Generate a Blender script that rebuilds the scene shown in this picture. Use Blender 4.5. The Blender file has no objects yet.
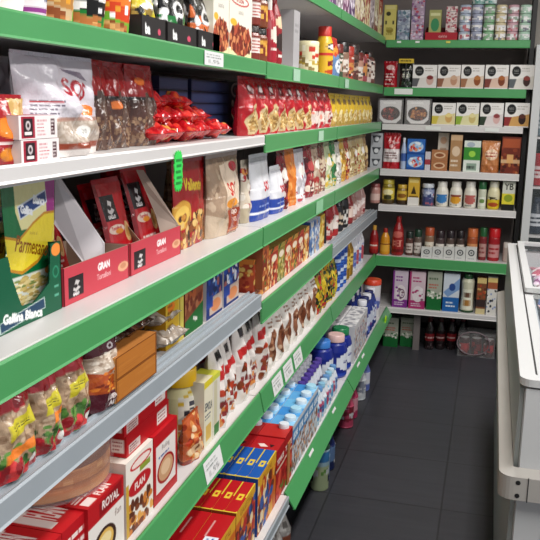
import bpy, bmesh, math, random
import numpy as np
from mathutils import Vector, Matrix
random.seed(7); rng = np.random.default_rng(7)
S = bpy.context.scene
COL = S.collection

# ------------------------------------------------------------------ camera
H_EYE = 1.55; FOC = 813.5; PITCH = .20195; YAW = .26071; ROLL = .02234
def cam_axes():
    cy, sy, cp, sp = math.cos(YAW), math.sin(YAW), math.cos(PITCH), math.sin(PITCH)
    F = np.array([-sy*cp, cy*cp, -sp]); R = np.array([cy, sy, 0.]); U = np.cross(R, F)
    return (math.cos(ROLL)*R + math.sin(ROLL)*U, -math.sin(ROLL)*R + math.cos(ROLL)*U, F)
CR, CU, CF = cam_axes()
cam = bpy.data.cameras.new('camera'); cam.sensor_width = 36; cam.lens = FOC/540*36
cam.clip_start = .05; cam.clip_end = 60
co = bpy.data.objects.new('camera', cam); COL.objects.link(co)
M = Matrix(((CR[0], CU[0], -CF[0], 0), (CR[1], CU[1], -CF[1], 0), (CR[2], CU[2], -CF[2], H_EYE), (0, 0, 0, 1)))
co.matrix_world = M
S.camera = co
# ------------------------------------------------------------------ light
S.view_settings.view_transform = 'Standard'; S.view_settings.look = 'None'
S.view_settings.gamma = 1; S.view_settings.use_curve_mapping = False
S.view_settings.exposure = -0.07
W = bpy.data.worlds.new('shop_ambient'); S.world = W; W.use_nodes = True
W.node_tree.nodes['Background'].inputs[0].default_value = (.9, .95, 1, 1)
W.node_tree.nodes['Background'].inputs[1].default_value = .5
def area(name, loc, sx, sy, power, col=(1, .97, .93), rot=(0, 0, 0)):
    l = bpy.data.lights.new(name, 'AREA'); l.shape = 'RECTANGLE'; l.size = sx; l.size_y = sy
    l.energy = power; l.color = col
    o = bpy.data.objects.new(name, l); COL.objects.link(o); o.location = loc; o.rotation_euler = rot
    return o
area('ceiling_lamp_light', (.15, .9, 2.66), .25, 1.5, 27)
area('ceiling_lamp_light', (.15, 3.1, 2.66), .25, 1.5, 38)
area('ceiling_lamp_light', (1.6, .9, 2.66), .25, 1.5, 62)
area('ceiling_lamp_light', (1.6, 3.4, 2.66), .25, 1.5, 34)

# ------------------------------------------------------------------ pixel rays of the photograph -> points in the shop
def ray(x, y): return CR*(x-270)/FOC + CU*(270-y)/FOC + CF
def onX(x, y, X):
    r = ray(x, y); r = r*X/r[0]; return r[1], r[2]+H_EYE          # (Y, Z) on a plane of constant X
def onY(x, y, Y):
    r = ray(x, y); r = r*Y/r[1]; return r[0], r[2]+H_EYE          # (X, Z) on a plane of constant Y
def onZ(x, y, Z):
    r = ray(x, y); r = r*(Z-H_EYE)/r[2]; return r[0], r[1]

# ------------------------------------------------------------------ materials
def lin(c):
    if isinstance(c, str):
        c = c.lstrip('#'); c = [int(c[i:i+2], 16) for i in (0, 2, 4)]
    c = np.asarray(c, float)/255.
    return np.where(c <= .04045, c/12.92, ((c+.055)/1.055)**2.4)
def mat(name, rough=.5, col=None, metal=0., spec=.5, attr=False, bump=0, bscale=40, alpha=1, noise=None):
    m = bpy.data.materials.new(name); m.use_nodes = True
    nt = m.node_tree; b = nt.nodes['Principled BSDF']
    b.inputs['Roughness'].default_value = rough; b.inputs['Metallic'].default_value = metal
    b.inputs['Specular IOR Level'].default_value = spec
    if attr:
        a = nt.nodes.new('ShaderNodeAttribute'); a.attribute_name = 'print'
        nt.links.new(a.outputs['Color'], b.inputs['Base Color'])
    elif noise:
        tc = nt.nodes.new('ShaderNodeTexCoord'); n = nt.nodes.new('ShaderNodeTexNoise')
        n.inputs['Scale'].default_value = noise[1]; n.inputs['Detail'].default_value = 5
        mx = nt.nodes.new('ShaderNodeMix'); mx.data_type = 'RGBA'
        nt.links.new(tc.outputs['Object'], n.inputs['Vector']); nt.links.new(n.outputs['Fac'], mx.inputs['Factor'])
        mx.inputs['A'].default_value = (*lin(col), 1); mx.inputs['B'].default_value = (*lin(noise[0]), 1)
        nt.links.new(mx.outputs['Result'], b.inputs['Base Color'])
    elif col is not None:
        b.inputs['Base Color'].default_value = (*lin(col), 1)
    if bump:
        tc = nt.nodes.new('ShaderNodeTexCoord'); n = nt.nodes.new('ShaderNodeTexNoise')
        n.inputs['Scale'].default_value = bscale; n.inputs['Detail'].default_value = 3
        bp = nt.nodes.new('ShaderNodeBump'); bp.inputs['Strength'].default_value = bump; bp.inputs['Distance'].default_value = .01
        nt.links.new(tc.outputs['Object'], n.inputs['Vector']); nt.links.new(n.outputs['Fac'], bp.inputs['Height'])
        nt.links.new(bp.outputs['Normal'], b.inputs['Normal'])
    if alpha < 1: b.inputs['Alpha'].default_value = alpha
    return m
CARD = mat('printed_carton', .45, attr=True, spec=.25)
FILM = mat('printed_film', .22, attr=True, spec=.6, bump=.25, bscale=55)
PLAS = mat('moulded_plastic', .3, attr=True)
SHINY = mat('crinkled_film', .17, attr=True, spec=.75, bump=.45, bscale=42)
GREEN = mat('green_plastic_rail', .3, '#4f9f60', noise=('#479457', 6), spec=.6)
WHITE_M = mat('white_painted_steel', .35, '#d9d6d6', noise=('#cfcccb', 5))
GREY_M = mat('grey_rail', .35, '#a9b1b8', metal=.1, noise=('#9ea6ad', 9))
PANEL = mat('grey_back_panel', .6, '#7f7775', noise=('#736b6a', 4))
DPANEL = mat('dark_back_panel', .6, '#8a807e', noise=('#7d7371', 4))
BLACKM = mat('black_paint', .5, '#151416')
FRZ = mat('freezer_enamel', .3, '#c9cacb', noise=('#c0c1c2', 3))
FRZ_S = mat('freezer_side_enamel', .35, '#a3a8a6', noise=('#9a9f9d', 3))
BUMP = mat('freezer_bumper_plastic', .45, '#aaa6a1', noise=('#a19d98', 8))
CLEAR = mat('clear_wrap', .08, '#ffffff', alpha=.12, spec=.6)
GLASS = mat('cabinet_glass', .05, '#9aa4a8', alpha=.07, spec=.35)

# ------------------------------------------------------------------ print canvas
_tc = {}
def glyphs(s):
    if s not in _tc:
        cu = bpy.data.curves.new('t', 'FONT'); cu.body = s; cu.resolution_u = 3
        o = bpy.data.objects.new('t', cu)
        me = o.to_mesh(); me.calc_loop_triangles()
        v = np.array([p.co[:2] for p in me.vertices]); t = np.array([tuple(q.vertices) for q in me.loop_triangles])
        o.to_mesh_clear(); bpy.data.objects.remove(o); bpy.data.curves.remove(cu)
        if len(v) == 0: v = np.zeros((1, 2)); t = np.zeros((0, 3), int)
        lo, hi = v.min(0), v.max(0)
        _tc[s] = (v-(lo+hi)/2, t, hi-lo)
    return _tc[s]
SS = 3
class Cv:
    def __init__(s, w, h, bg):
        s.w, s.h = max(2, int(round(w))), max(2, int(round(h)))
        s.W, s.H = s.w*SS, s.h*SS
        s.a = np.empty((s.H, s.W, 3)); s.a[:] = lin(bg)
        s.m = np.ones((s.H, s.W), bool)
        s.X, s.Y = np.meshgrid((np.arange(s.W)+.5)/s.W, (np.arange(s.H)+.5)/s.H)
    def _p(s, k, c):
        if c is None: s.m[k] = False
        else: s.a[k] = lin(c)
        return s
    def r(s, x0, y0, x1, y1, c): return s._p((s.X >= x0) & (s.X < x1) & (s.Y >= y0) & (s.Y < y1), c)
    def e(s, cx, cy, rx, ry, c): return s._p(((s.X-cx)/rx)**2+((s.Y-cy)/ry)**2 < 1, c)
    def ring(s, cx, cy, rx, ry, t, c):
        q = ((s.X-cx)/rx)**2+((s.Y-cy)/ry)**2
        return s._p((q < 1) & (q > (1-t)**2), c)
    def p(s, pts, c):
        k = np.zeros_like(s.m); n = len(pts)
        for i in range(n):
            (x0, y0), (x1, y1) = pts[i], pts[(i+1) % n]
            if y0 == y1: continue
            cr = ((s.Y >= y0) != (s.Y >= y1)) & (s.X < (x1-x0)*(s.Y-y0)/(y1-y0)+x0)
            k ^= cr
        return s._p(k, c)
    def t(s, txt, cx, cy, hh, c, wmax=None, rot=0, shear=0, bold=0):
        v, tri, sz = glyphs(txt)
        k = hh*s.H/max(sz[1], 1e-6)
        if wmax: k2 = min(k, wmax*s.W/max(sz[0], 1e-6))
        else: k2 = k
        q = v*[k2, k]; q[:, 0] += shear*q[:, 1]
        a = math.radians(rot); ca, sa = math.cos(a), math.sin(a)
        x = cx*s.W + q[:, 0]*ca + q[:, 1]*sa*1.0
        y = cy*s.H - (q[:, 1]*ca - q[:, 0]*sa*1.0)
        col = lin(c); off = [(0, 0)] + ([(bold, 0), (-bold, 0), (0, bold), (0, -bold)] if bold else [])
        for f in tri:
            for ox, oy in off:
                X, Y = x[f]+ox, y[f]+oy
                x0, x1 = max(0, int(X.min())), min(s.W, int(X.max())+2); y0, y1 = max(0, int(Y.min())), min(s.H, int(Y.max())+2)
                if x1 <= x0 or y1 <= y0: continue
                gx, gy = np.meshgrid(np.arange(x0, x1)+.5, np.arange(y0, y1)+.5)
                d = []
                for i in range(3):
                    j = (i+1) % 3
                    d.append((X[j]-X[i])*(gy-Y[i])-(Y[j]-Y[i])*(gx-X[i]))
                k_ = ((d[0] >= 0) & (d[1] >= 0) & (d[2] >= 0)) | ((d[0] <= 0) & (d[1] <= 0) & (d[2] <= 0))
                s.a[y0:y1, x0:x1][k_] = col
        return s
    def n(s, x0, y0, x1, y1, cols, cnt, rx, ry=None, ell=None):
        """little shapes scattered: grains, pasta, crumbs"""
        asp = s.W/s.H
        for i in range(cnt):
            cx, cy = random.uniform(x0, x1), random.uniform(y0, y1)
            if ell and ((cx-ell[0])/ell[2])**2+((cy-ell[1])/ell[3])**2 > 1: continue
            a = random.uniform(.6, 1.3); b = (ry or rx*asp)*random.uniform(.6, 1.3)
            X0, X1 = max(0, int((cx-rx*a)*s.W)), min(s.W, int((cx+rx*a)*s.W)+1)
            Y0, Y1 = max(0, int((cy-b)*s.H)), min(s.H, int((cy+b)*s.H)+1)
            if X1 <= X0 or Y1 <= Y0: continue
            sx, sy = s.X[Y0:Y1, X0:X1], s.Y[Y0:Y1, X0:X1]
            k = ((sx-cx)/(rx*a))**2+((sy-cy)/b)**2 < 1
            s.a[Y0:Y1, X0:X1][k] = lin(random.choice(cols))
        return s
    def l(s, x0, y0, x1, y1, c, rows=3, fill=.45):
        for i in range(rows):
            yy = y0+(y1-y0)*(i+.5)/rows; hh = (y1-y0)/rows*fill/2; x = x0
            end = x1-(x1-x0)*random.uniform(0, .35)
            while x < end:
                q = min(end, x+(x1-x0)*random.uniform(.08, .3)); s.r(x, yy-hh, q, yy+hh, c); x = q+(x1-x0)*.04
        return s
    def done(s):
        a = s.a.reshape(s.h, SS, s.w, SS, 3).mean((1, 3)); m = s.m.reshape(s.h, SS, s.w, SS).mean((1, 3)) > .5
        return a, m

# ------------------------------------------------------------------ mesh builder with one colour per face
class MB:
    def __init__(s): s.v, s.f, s.c, s.sm = [], [], [], []
    def face(s, pts, c, sm=False):
        b = len(s.v); s.v += [tuple(p) for p in pts]; s.f.append(tuple(range(b, b+len(pts)))); s.c.append(c if isinstance(c, np.ndarray) else lin(c)); s.sm.append(sm); return s
    def grid(s, P, cols, mask=None, sm=False, flip=False):
        """P (h+1,w+1,3) points, cols (h,w,3)"""
        P = np.asarray(P); h, w = P.shape[0]-1, P.shape[1]-1; b = len(s.v)
        s.v += [tuple(p) for p in P.reshape(-1, 3)]
        for i in range(h):
            for j in range(w):
                if mask is not None and not mask[i, j]: continue
                q = (b+i*(w+1)+j, b+(i+1)*(w+1)+j, b+(i+1)*(w+1)+j+1, b+i*(w+1)+j+1)
                s.f.append(q[::-1] if flip else q); s.c.append(cols[i, j]); s.sm.append(sm)
        return s
    def quad(s, tl, bl, br, tr, c):
        """c is a colour or a canvas laid over the quad seen with tl top-left"""
        if not isinstance(c, Cv): return s.face([tl, bl, br, tr], c)
        a, m = c.done(); h, w = a.shape[:2]
        tl, bl, br, tr = map(np.array, (tl, bl, br, tr))
        v = np.linspace(0, 1, h+1)[:, None, None]; u = np.linspace(0, 1, w+1)[None, :, None]
        P = (1-v)*((1-u)*tl+u*tr) + v*((1-u)*bl+u*br)
        return s.grid(P, a, m if not m.all() else None)
    def box(s, x0, x1, y0, y1, z0, z1, front, left=None, right=None, top=None, back=None, bottom=None):
        sd = lambda c: c if c is not None else (front if not isinstance(front, Cv) else '#bbbbbb')
        left = sd(left); right = right if right is not None else (left if not isinstance(left, Cv) else sd(None)); top = sd(top); back = back if back is not None else (left if not isinstance(left, Cv) else '#bbbbbb'); bottom = bottom or '#999999'
        s.quad((x0, y0, z1), (x0, y0, z0), (x1, y0, z0), (x1, y0, z1), front)
        s.quad((x0, y1, z1), (x0, y1, z0), (x0, y0, z0), (x0, y0, z1), left)
        s.quad((x1, y0, z1), (x1, y0, z0), (x1, y1, z0), (x1, y1, z1), right)
        s.quad((x0, y1, z1), (x0, y0, z1), (x1, y0, z1), (x1, y1, z1), top)
        s.quad((x1, y1, z1), (x1, y1, z0), (x0, y1, z0), (x0, y1, z1), back)
        s.quad((x0, y0, z0), (x0, y1, z0), (x1, y1, z0), (x1, y0, z0), bottom)
        return s
    def prism(s, poly, axis, a, b, c, cap=None):
        """extrude a 2-D polygon along an axis ('x','y','z') from a to b"""
        f = {'x': lambda p, q: (q, p[0], p[1]), 'y': lambda p, q: (p[0], q, p[1]), 'z': lambda p, q: (p[0], p[1], q)}[axis]
        n = len(poly)
        for i in range(n):
            p, q = poly[i], poly[(i+1) % n]
            s.face([f(p, a), f(q, a), f(q, b), f(p, b)], c)
        s.face([f(p, a) for p in poly][::-1], cap or c); s.face([f(p, b) for p in poly], cap or c)
        return s
    def tube(s, pts, r, c, seg=8):
        pts = [Vector(p) for p in pts]; rings = []
        for i, p in enumerate(pts):
            d = (pts[min(i+1, len(pts)-1)]-pts[max(i-1, 0)]).normalized()
            a = d.orthogonal().normalized() if i == 0 else (a-d*a.dot(d)).normalized()
            b = d.cross(a); rings.append([p+a*r*math.cos(2*math.pi*k/seg)+b*r*math.sin(2*math.pi*k/seg) for k in range(seg)])
        for i in range(len(rings)-1):
            for k in range(seg):
                s.face([rings[i][k], rings[i][(k+1) % seg], rings[i+1][(k+1) % seg], rings[i+1][k]], c, True)
        s.face(rings[0][::-1], c); s.face(rings[-1], c); return s
    def lathe(s, prof, c, seg=24, sq=2., ky=1., cx=0, cy=0, capc=None, bottom=True):
        """prof [(r,z)] bottom to top; c a colour or canvas wrapped twice round (front and back)"""
        zs = [q[1] for q in prof]; rs = [q[0] for q in prof]
        ang = np.linspace(0, 2*np.pi, seg+1)
        def ring(r, z):
            ca, sa = np.sin(ang), -np.cos(ang)                   # angle 0 looks at -Y
            k = (np.abs(ca)**sq+np.abs(sa)**sq)**(-1/sq)
            return np.stack([cx+r*k*ca, cy+r*ky*k*sa, np.full_like(ang, z)], 1)
        if isinstance(c, Cv):
            a, m = c.done(); h, w = a.shape[:2]
            z = np.linspace(zs[-1], zs[0], h+1)
            z = np.sort(np.unique(np.concatenate([z, zs])))[::-1]
            r = np.interp(z, zs, rs)
            P = np.array([ring(r[i], z[i]) for i in range(len(z))])
            zc = (z[:-1]+z[1:])/2; ri = np.clip(((zs[-1]-zc)/(zs[-1]-zs[0])*h).astype(int), 0, h-1)
            am = (ang[:-1]+ang[1:])/2; uu = (am/np.pi+.5) % 1.0
            cols = a[ri][:, np.clip((uu*w).astype(int), 0, w-1)]
            s.grid(P, cols, sm=True)
        else:
            P = np.array([ring(r, z) for r, z in prof[::-1]])
            cols = np.empty((len(prof)-1, seg, 3)); cols[:] = lin(c); s.grid(P, cols, sm=True)
        top = ring(rs[-1], zs[-1])[:-1]; s.face(top, capc or (c if not isinstance(c, Cv) else '#cccccc'))
        if bottom: s.face(ring(rs[0], zs[0])[:-1][::-1], capc or (c if not isinstance(c, Cv) else '#cccccc'))
        return s
    def mesh(s, name, m):
        me = bpy.data.meshes.new(name); me.from_pydata(s.v, [], s.f)
        at = me.attributes.new('print', 'FLOAT_COLOR', 'FACE')
        c = np.ones((len(s.f), 4), np.float32)
        if s.c: c[:, :3] = np.array(s.c)
        at.data.foreach_set('color', c.ravel())
        me.polygons.foreach_set('use_smooth', s.sm)
        me.materials.append(m); me.update(); return me

# ------------------------------------------------------------------ things
def link(o, parent=None):
    COL.objects.link(o)
    if parent: o.parent = parent
    return o
def tagit(o, label, cat, group=None, kind=None):
    if label: o['label'] = label
    if cat: o['category'] = cat
    if group: o['group'] = group
    if kind: o['kind'] = kind
    return o
def put(name, parts, label, cat, loc, rz=0., group=None, tilt=(0, 0), sc=None):
    """parts: one mesh, or [(part_name, mesh, [(sub, mesh)...]?)]"""
    if isinstance(parts, bpy.types.Mesh):
        o = link(bpy.data.objects.new(name, parts))
    else:
        o = link(bpy.data.objects.new(name, None)); o.empty_display_size = .02
        for q in parts:
            p = link(bpy.data.objects.new(q[0], q[1]), o)
            if len(q) > 2:
                for sname, sm in q[2]: link(bpy.data.objects.new(sname, sm), p)
    o.location = loc; o.rotation_euler = (tilt[0], tilt[1], rz)
    if sc: o.scale = sc
    return tagit(o, label, cat, group)
def struct(name, mb, m, label=None):
    o = link(bpy.data.objects.new(name, mb.mesh(name, m))); o['kind'] = 'structure'
    if label: o['label'] = label
    return o
ORD = ['first', 'second', 'third', 'fourth', 'fifth', 'sixth', 'seventh', 'eighth', 'ninth', 'tenth', 'eleventh', 'twelfth', 'thirteenth', 'fourteenth']
HP = math.pi/2

# ------------------------------------------------------------------ the room
XL, YB, ZC = -1.14, 5.56, 2.70
fl = MB(); fl.face([(XL-.05, -1.6, 0), (2.6, -1.6, 0), (2.6, YB+.05, 0), (XL-.05, YB+.05, 0)], '#000000')
FLOORM = mat('dark_floor_tiles', .42, '#3a3a40', spec=.35)
def floor_nodes():
    nt = FLOORM.node_tree; b = nt.nodes['Principled BSDF']
    tc = nt.nodes.new('ShaderNodeTexCoord'); br = nt.nodes.new('ShaderNodeTexBrick')
    mp = nt.nodes.new('ShaderNodeMapping'); mp.inputs['Location'].default_value = (.09, .12, 0)
    nt.links.new(tc.outputs['Object'], mp.inputs[0]); nt.links.new(mp.outputs[0], br.inputs['Vector'])
    br.offset = 0; br.inputs['Scale'].default_value = 1; br.inputs['Brick Width'].default_value = .45; br.inputs['Row Height'].default_value = .45
    br.inputs['Mortar Size'].default_value = .0035
    br.inputs['Color1'].default_value = (*lin('#3d3d43'), 1); br.inputs['Color2'].default_value = (*lin('#38383d'), 1); br.inputs['Mortar'].default_value = (*lin('#2b2b2f'), 1)
    n = nt.nodes.new('ShaderNodeTexNoise'); n.inputs['Scale'].default_value = 3.5; n.inputs['Detail'].default_value = 6
    m2 = nt.nodes.new('ShaderNodeMapping'); m2.inputs['Scale'].default_value = (1, 9, 1)
    nt.links.new(tc.outputs['Object'], m2.inputs[0]); nt.links.new(m2.outputs[0], n.inputs['Vector'])
    mx = nt.nodes.new('ShaderNodeMix'); mx.data_type = 'RGBA'; mx.blend_type = 'MULTIPLY'; mx.inputs['Factor'].default_value = .5
    nt.links.new(br.outputs['Color'], mx.inputs['A']); nt.links.new(n.outputs['Fac'], mx.inputs['B'])
    mul = nt.nodes.new('ShaderNodeMix'); mul.data_type = 'RGBA'; mul.blend_type = 'ADD'; mul.inputs['Factor'].default_value = .35
    nt.links.new(mx.outputs['Result'], mul.inputs['A']); nt.links.new(br.outputs['Color'], mul.inputs['B'])
    nt.links.new(mul.outputs['Result'], b.inputs['Base Color'])
floor_nodes()
struct('floor', fl, FLOORM, 'dark charcoal tiled floor')
WALLM = mat('plaster_wall', .8, '#b4aea6', noise=('#aaa49c', 3)); CEILM = mat('ceiling_paint', .9, '#cfcdc8', noise=('#c8c5c0', 2))
def slab(name, x0, x1, y0, y1, z0, z1, m): struct(name, MB().box(x0, x1, y0, y1, z0, z1, '#888888'), m)
slab('wall_left', XL-.06, XL, -1.6, YB+.06, 0, ZC, WALLM)
slab('wall_back', XL, 2.6, YB, YB+.06, 0, ZC, WALLM)
slab('ceiling', XL-.06, 2.6, -1.6, YB+.06, ZC, ZC+.05, CEILM)

# ------------------------------------------------------------------ shelving
XF, XB = -.67, -1.10                      # front edge and back of the left shelves
bays = [(.80, 2.412), (2.418, 3.606), (3.612, 5.09)]
ZT, ZA, Z2, Z3, Z5, Z6 = 1.955, 1.672, 1.452, 1.172, .618, .285
Z4 = [.958, .928, .908]
def pm(name, parent, mb, m):
    o = link(bpy.data.objects.new(name, mb.mesh(name, m)), parent); return o
def thing(name, label, cat, loc=(0, 0, 0), group=None):
    o = link(bpy.data.objects.new(name, None)); o.empty_display_size = .05; o.location = loc
    return tagit(o, label, cat, group)
def rail_poly(x, zt, zb, xb=None):
    """front strip in (x,z): plate with a small lip at its top and foot"""
    xb = x if xb is None else xb
    return [(x-.006, zt-.002), (x-.001, zt), (x+.002, zt-.004), (xb+.001, zb+.006), (xb+.004, zb+.002), (xb+.001, zb), (xb-.005, zb+.001), (xb-.004, zb+.007)]
def shelf_left(unit, y0, y1, z, kind, zt=None, zb=None, xf=XF, xb=None, ridges=True):
    b = MB().box(XB, xf-.008, y0, y1, z-.028, z, '#dddddd')
    b.box(xf-.008, xf-.006, y0, y1, z-.03, z-.002, '#dddddd')
    sh = pm('shelf', unit, b, WHITE_M)
    m = {'green': GREEN, 'white': WHITE_M, 'grey': GREY_M}[kind]
    r = MB().prism(rail_poly(xf, zt, zb, xb), 'y', y0+.003, y1-.003, '#ffffff')
    if kind == 'grey' and ridges:                     # empty ticket channel with two ridges behind the face
        r.box(xf-.048, xf-.008, y0+.003, y1-.003, z+.0003, z+.0012, '#ffffff')
        for k in (.018, .036): r.box(xf-.006-k, xf-.002-k, y0+.003, y1-.003, z+.0005, z+.007, '#ffffff')
    pm('price_rail', sh, r, m)
    return sh
def ticket(sh, mb): pm('price_tag', sh, mb, CARD)
units = []
for i, (y0, y1) in enumerate(bays):
    lab = ['white gondola shelving bay nearest the camera with green and grey rails',
           'middle bay of the left gondola shelving with green rails throughout',
           'farthest bay of the left gondola shelving ending at the back corner'][i]
    u = thing('shelving_unit', lab, 'shelving', (0, 0, 0)); units.append(u)
    pm('back_panel', u, MB().box(XB-.015, XB, y0, y1, .08, 2.02, '#888888'), PANEL)
    for yy in (y0, y1-.03):
        pm('upright', u, MB().box(XB-.035, XB-.015, yy, yy+.03, 0, 2.04, '#888888'), BLACKM)
    pm('base_plinth', u, MB().box(XB, -.72, y0, y1, 0, .10, '#888888'), BLACKM)
    shelf_left(u, y0, y1, ZT, 'green', ZT+.002, ZT-.043)
    a = shelf_left(u, y0, y1, ZA, 'green', ZA+.001, ZA-.041 if i == 0 else ZA-.05)
    s2 = shelf_left(u, y0, y1, Z2, 'white' if i == 0 else 'green', Z2+.003, Z2-.026 if i == 0 else Z2-.052)
    s3 = shelf_left(u, y0, y1, Z3, 'green', Z3-.001, Z3-.064)
    s4 = shelf_left(u, y0, y1, Z4[i], ['grey', 'green', 'grey'][i], Z4[i]+.003, Z4[i]-[.046, .07, .05][i])
    s5 = shelf_left(u, y0, y1, Z5, 'green', Z5+.012, Z5-.058, XF, XF+.014)
    if i == 0: s6 = shelf_left(u, y0, y1, Z6, 'grey', Z6+.002, Z6-.035, -.562, None, False)
    else: s6 = shelf_left(u, y0, y1, Z6, 'green', Z6+.007, Z6-.052, -.576, -.545)
    def flat_tag(sh, ya, yb, x, zt, zb, xb=None, c='#e6e6e6', e=.0035):
        xb = x if xb is None else xb
        cv = Cv(16, 16, c)
        if c == '#e6e6e6': cv.l(.1, .15, .9, .5, '#8a8f8c', 2).t('1,95', .5, .72, .3, '#555555', wmax=.6)
        ticket(sh, MB().quad((x+e, ya, zt), (xb+e, ya, zb), (xb+e, yb, zb), (x+e, yb, zt), cv))
    if i == 0:
        flat_tag(a, 1.86, 2.00, XF, ZA-.003, ZA-.036)
        flat_tag(s5, 1.865, 2.0, XF, Z5+.007, Z5-.05, XF+.0125)
        # neon green starburst ticket hanging from the white shelf edge
        st = []
        for k in range(44):
            q = 2*math.pi*k/44; rr = 1.0 if k % 2 else .84
            st.append((math.copysign(abs(math.cos(q))**.6, math.cos(q))*.026*rr, math.copysign(abs(math.sin(q))**.6, math.sin(q))*.046*rr))
        nb = MB().prism([(1.688+p[0], 1.399+p[1]) for p in st], 'x', XF+.004, XF+.006, '#39d65a')
        for k, wz in enumerate((.022, .010, -.003, -.016, -.028)):
            nb.face([(XF+.0065, 1.672+.004*(k % 2), 1.401+wz+.003), (XF+.0065, 1.672+.004*(k % 2), 1.401+wz-.003), (XF+.0065, 1.706-.003*(k % 3), 1.401+wz-.003), (XF+.0065, 1.706-.003*(k % 3), 1.401+wz+.003)], '#1f8a3a')
        t = pm('price_tag', s2, nb, CARD); t['label'] = 'neon green starburst price ticket'
    if i == 1:
        for k in range(3):
            ya = 2.55+k*.155; flat_tag(s5, ya, ya+.125, XF, Z5+.007, Z5-.05, XF+.0125)
        flat_tag(a, 2.75, 2.85, XF, ZA-.005, ZA-.045, c='#9fc3a9'); flat_tag(s2, 3.2, 3.3, XF, Z2-.005, Z2-.045, c='#a9cdb2')
        flat_tag(s3, 3.2, 3.34, XF, Z3-.006, Z3-.058, c='#8fc69c')
        flat_tag(s6, 2.75, 2.82, -.576+.002, Z6-.002, Z6-.046, -.576+.027); flat_tag(s6, 3.2, 3.27, -.576+.002, Z6-.002, Z6-.046, -.576+.027)
    if i == 2:
        flat_tag(s6, 3.85, 3.93, -.576+.002, Z6-.002, Z6-.046, -.576+.027); flat_tag(s6, 4.0, 4.08, -.576+.002, Z6-.002, Z6-.046, -.576+.027)
        flat_tag(a, 3.75, 3.85, XF, ZA-.005, ZA-.045, c='#a9c8b2')
        ticket(s6, MB().prism([(4.86+.045*math.cos(k*.524)*(1 if k % 2 else .8), Z6-.025+.03*math.sin(k*.524)*(1 if k % 2 else .8)) for k in range(12)], 'x', -.556, -.551, '#b8ee2c'))
# back shelving, across the end of the aisle
YF = 5.10; BX0, BX1 = -.664, .168
ZBK = [1.942, 1.663, 1.442, 1.167, .944, .618, .284]
ub = thing('shelving_unit', 'shelving unit with seven shelves across the end of the aisle', 'shelving')
pm('back_panel', ub, MB().box(XL+.01, BX1, 5.50, 5.515, .05, 2.25, '#888888'), DPANEL)
pm('side_panel', ub, MB().box(BX1+.004, BX1+.03, YF+.125, 5.515, 0, 2.25, '#888888'), BLACKM)
pm('base_plinth', ub, MB().box(BX0, BX1, YF+.25, 5.50, 0, .10, '#888888'), BLACKM)
for k, z in enumerate(ZBK):
    g = k in (0, 1, 5); hh = [.046, .052, .036, .042, .042, .066, .034][k]
    sh = pm('shelf', ub, MB().box(BX0+.002, BX1-.004, YF+.006, 5.50, z-.028, z, '#dddddd'), WHITE_M)
    pl = [(YF+.006, z-.002), (YF+.001, z), (YF-.003, z-.004), (YF-.002, z-hh+.006), (YF-.005, z-hh+.002), (YF-.002, z-hh), (YF+.005, z-hh+.002), (YF+.003, z-hh+.008)]
    pm('price_rail', sh, MB().prism(pl, 'x', BX0, BX1, '#ffffff'), GREEN if g else WHITE_M)
    def btag(x0, x1, c='#dfe3df', a=.2, b=.8):
        ticket(sh, MB().quad((x0, YF-.0065, z-hh*a), (x0, YF-.0065, z-hh*b), (x1, YF-.0065, z-hh*b), (x1, YF-.0065, z-hh*a), c))
    if k == 0: btag(-.60, -.575, '#e8efe8', .15, .4); btag(-.49, -.465, '#e8efe8', .15, .4); btag(-.31, -.285, '#d8d060', .15, .4)
    if k == 1: btag(-.60, -.49, '#e4e9e4', .15, .8)
    if k == 2: btag(-.40, -.31); btag(-.05, .03)

# ------------------------------------------------------------------ chest freezer at the right
fz = thing('chest_freezer', 'white chest freezer with sliding glass lids along the right of the aisle', 'freezer', (0, 0, 0))
FX0, FX1, FY0, FY1, FZ = .105, .92, 1.91, 3.94, .932
b = MB().box(FX0+.012, FX0+.06, FY0+.012, FY1-.012, .06, FZ-.03, '#cccccc')
b.box(FX1-.06, FX1-.012, FY0+.012, FY1-.012, .06, FZ-.03, '#cccccc')
b.box(FX0+.06, FX1-.06, FY0+.012, FY0+.06, .06, FZ-.03, '#cccccc').box(FX0+.06, FX1-.06, FY1-.06, FY1-.012, .06, FZ-.03, '#cccccc')
b.box(FX0+.06, FX1-.06, FY0+.06, FY1-.06, .06, .12, '#cccccc')
pm('body', fz, b, FRZ)
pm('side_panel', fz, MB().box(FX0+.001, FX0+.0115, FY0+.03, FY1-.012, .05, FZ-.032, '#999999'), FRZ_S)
ep = MB().box(FX0+.014, FX0+.075, FY0+.0005, FY0+.0115, .06, FZ-.024, '#dddddd').box(FX0+.078, FX1-.014, FY0+.0005, FY0+.0115, .06, FZ-.024, '#dddddd')
pm('end_panel', fz, ep, FRZ)
pm('base', fz, MB().box(FX0+.02, FX1-.03, FY0+.05, FY1-.04, 0, .06, '#222222'), BLACKM)
# top rim with rounded near corner
def rounded(x0, x1, y0, y1, r, n=5):
    o = []
    for cx, cy, a0 in ((x0+r, y0+r, math.pi), (x1-r, y0+r, 1.5*math.pi), (x1-r, y1-r, 0), (x0+r, y1-r, .5*math.pi)):
        for k in range(n+1):
            a = a0+k*HP/n; o.append((cx+r*math.cos(a), cy+r*math.sin(a)))
    return o
def ringmb(oo, oi, z0, z1, c):
    mb = MB(); n = len(oo)
    for i in range(n):
        j = (i+1) % n
        mb.face([(*oo[i], z1), (*oo[j], z1), (*oi[j], z1), (*oi[i], z1)], c)
        mb.face([(*oo[j], z0), (*oo[i], z0), (*oi[i], z0), (*oi[j], z0)], c)
        mb.face([(*oo[i], z0), (*oo[j], z0), (*oo[j], z1), (*oo[i], z1)], c)
        mb.face([(*oi[j], z0), (*oi[i], z0), (*oi[i], z1), (*oi[j], z1)], c)
    return mb
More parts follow.
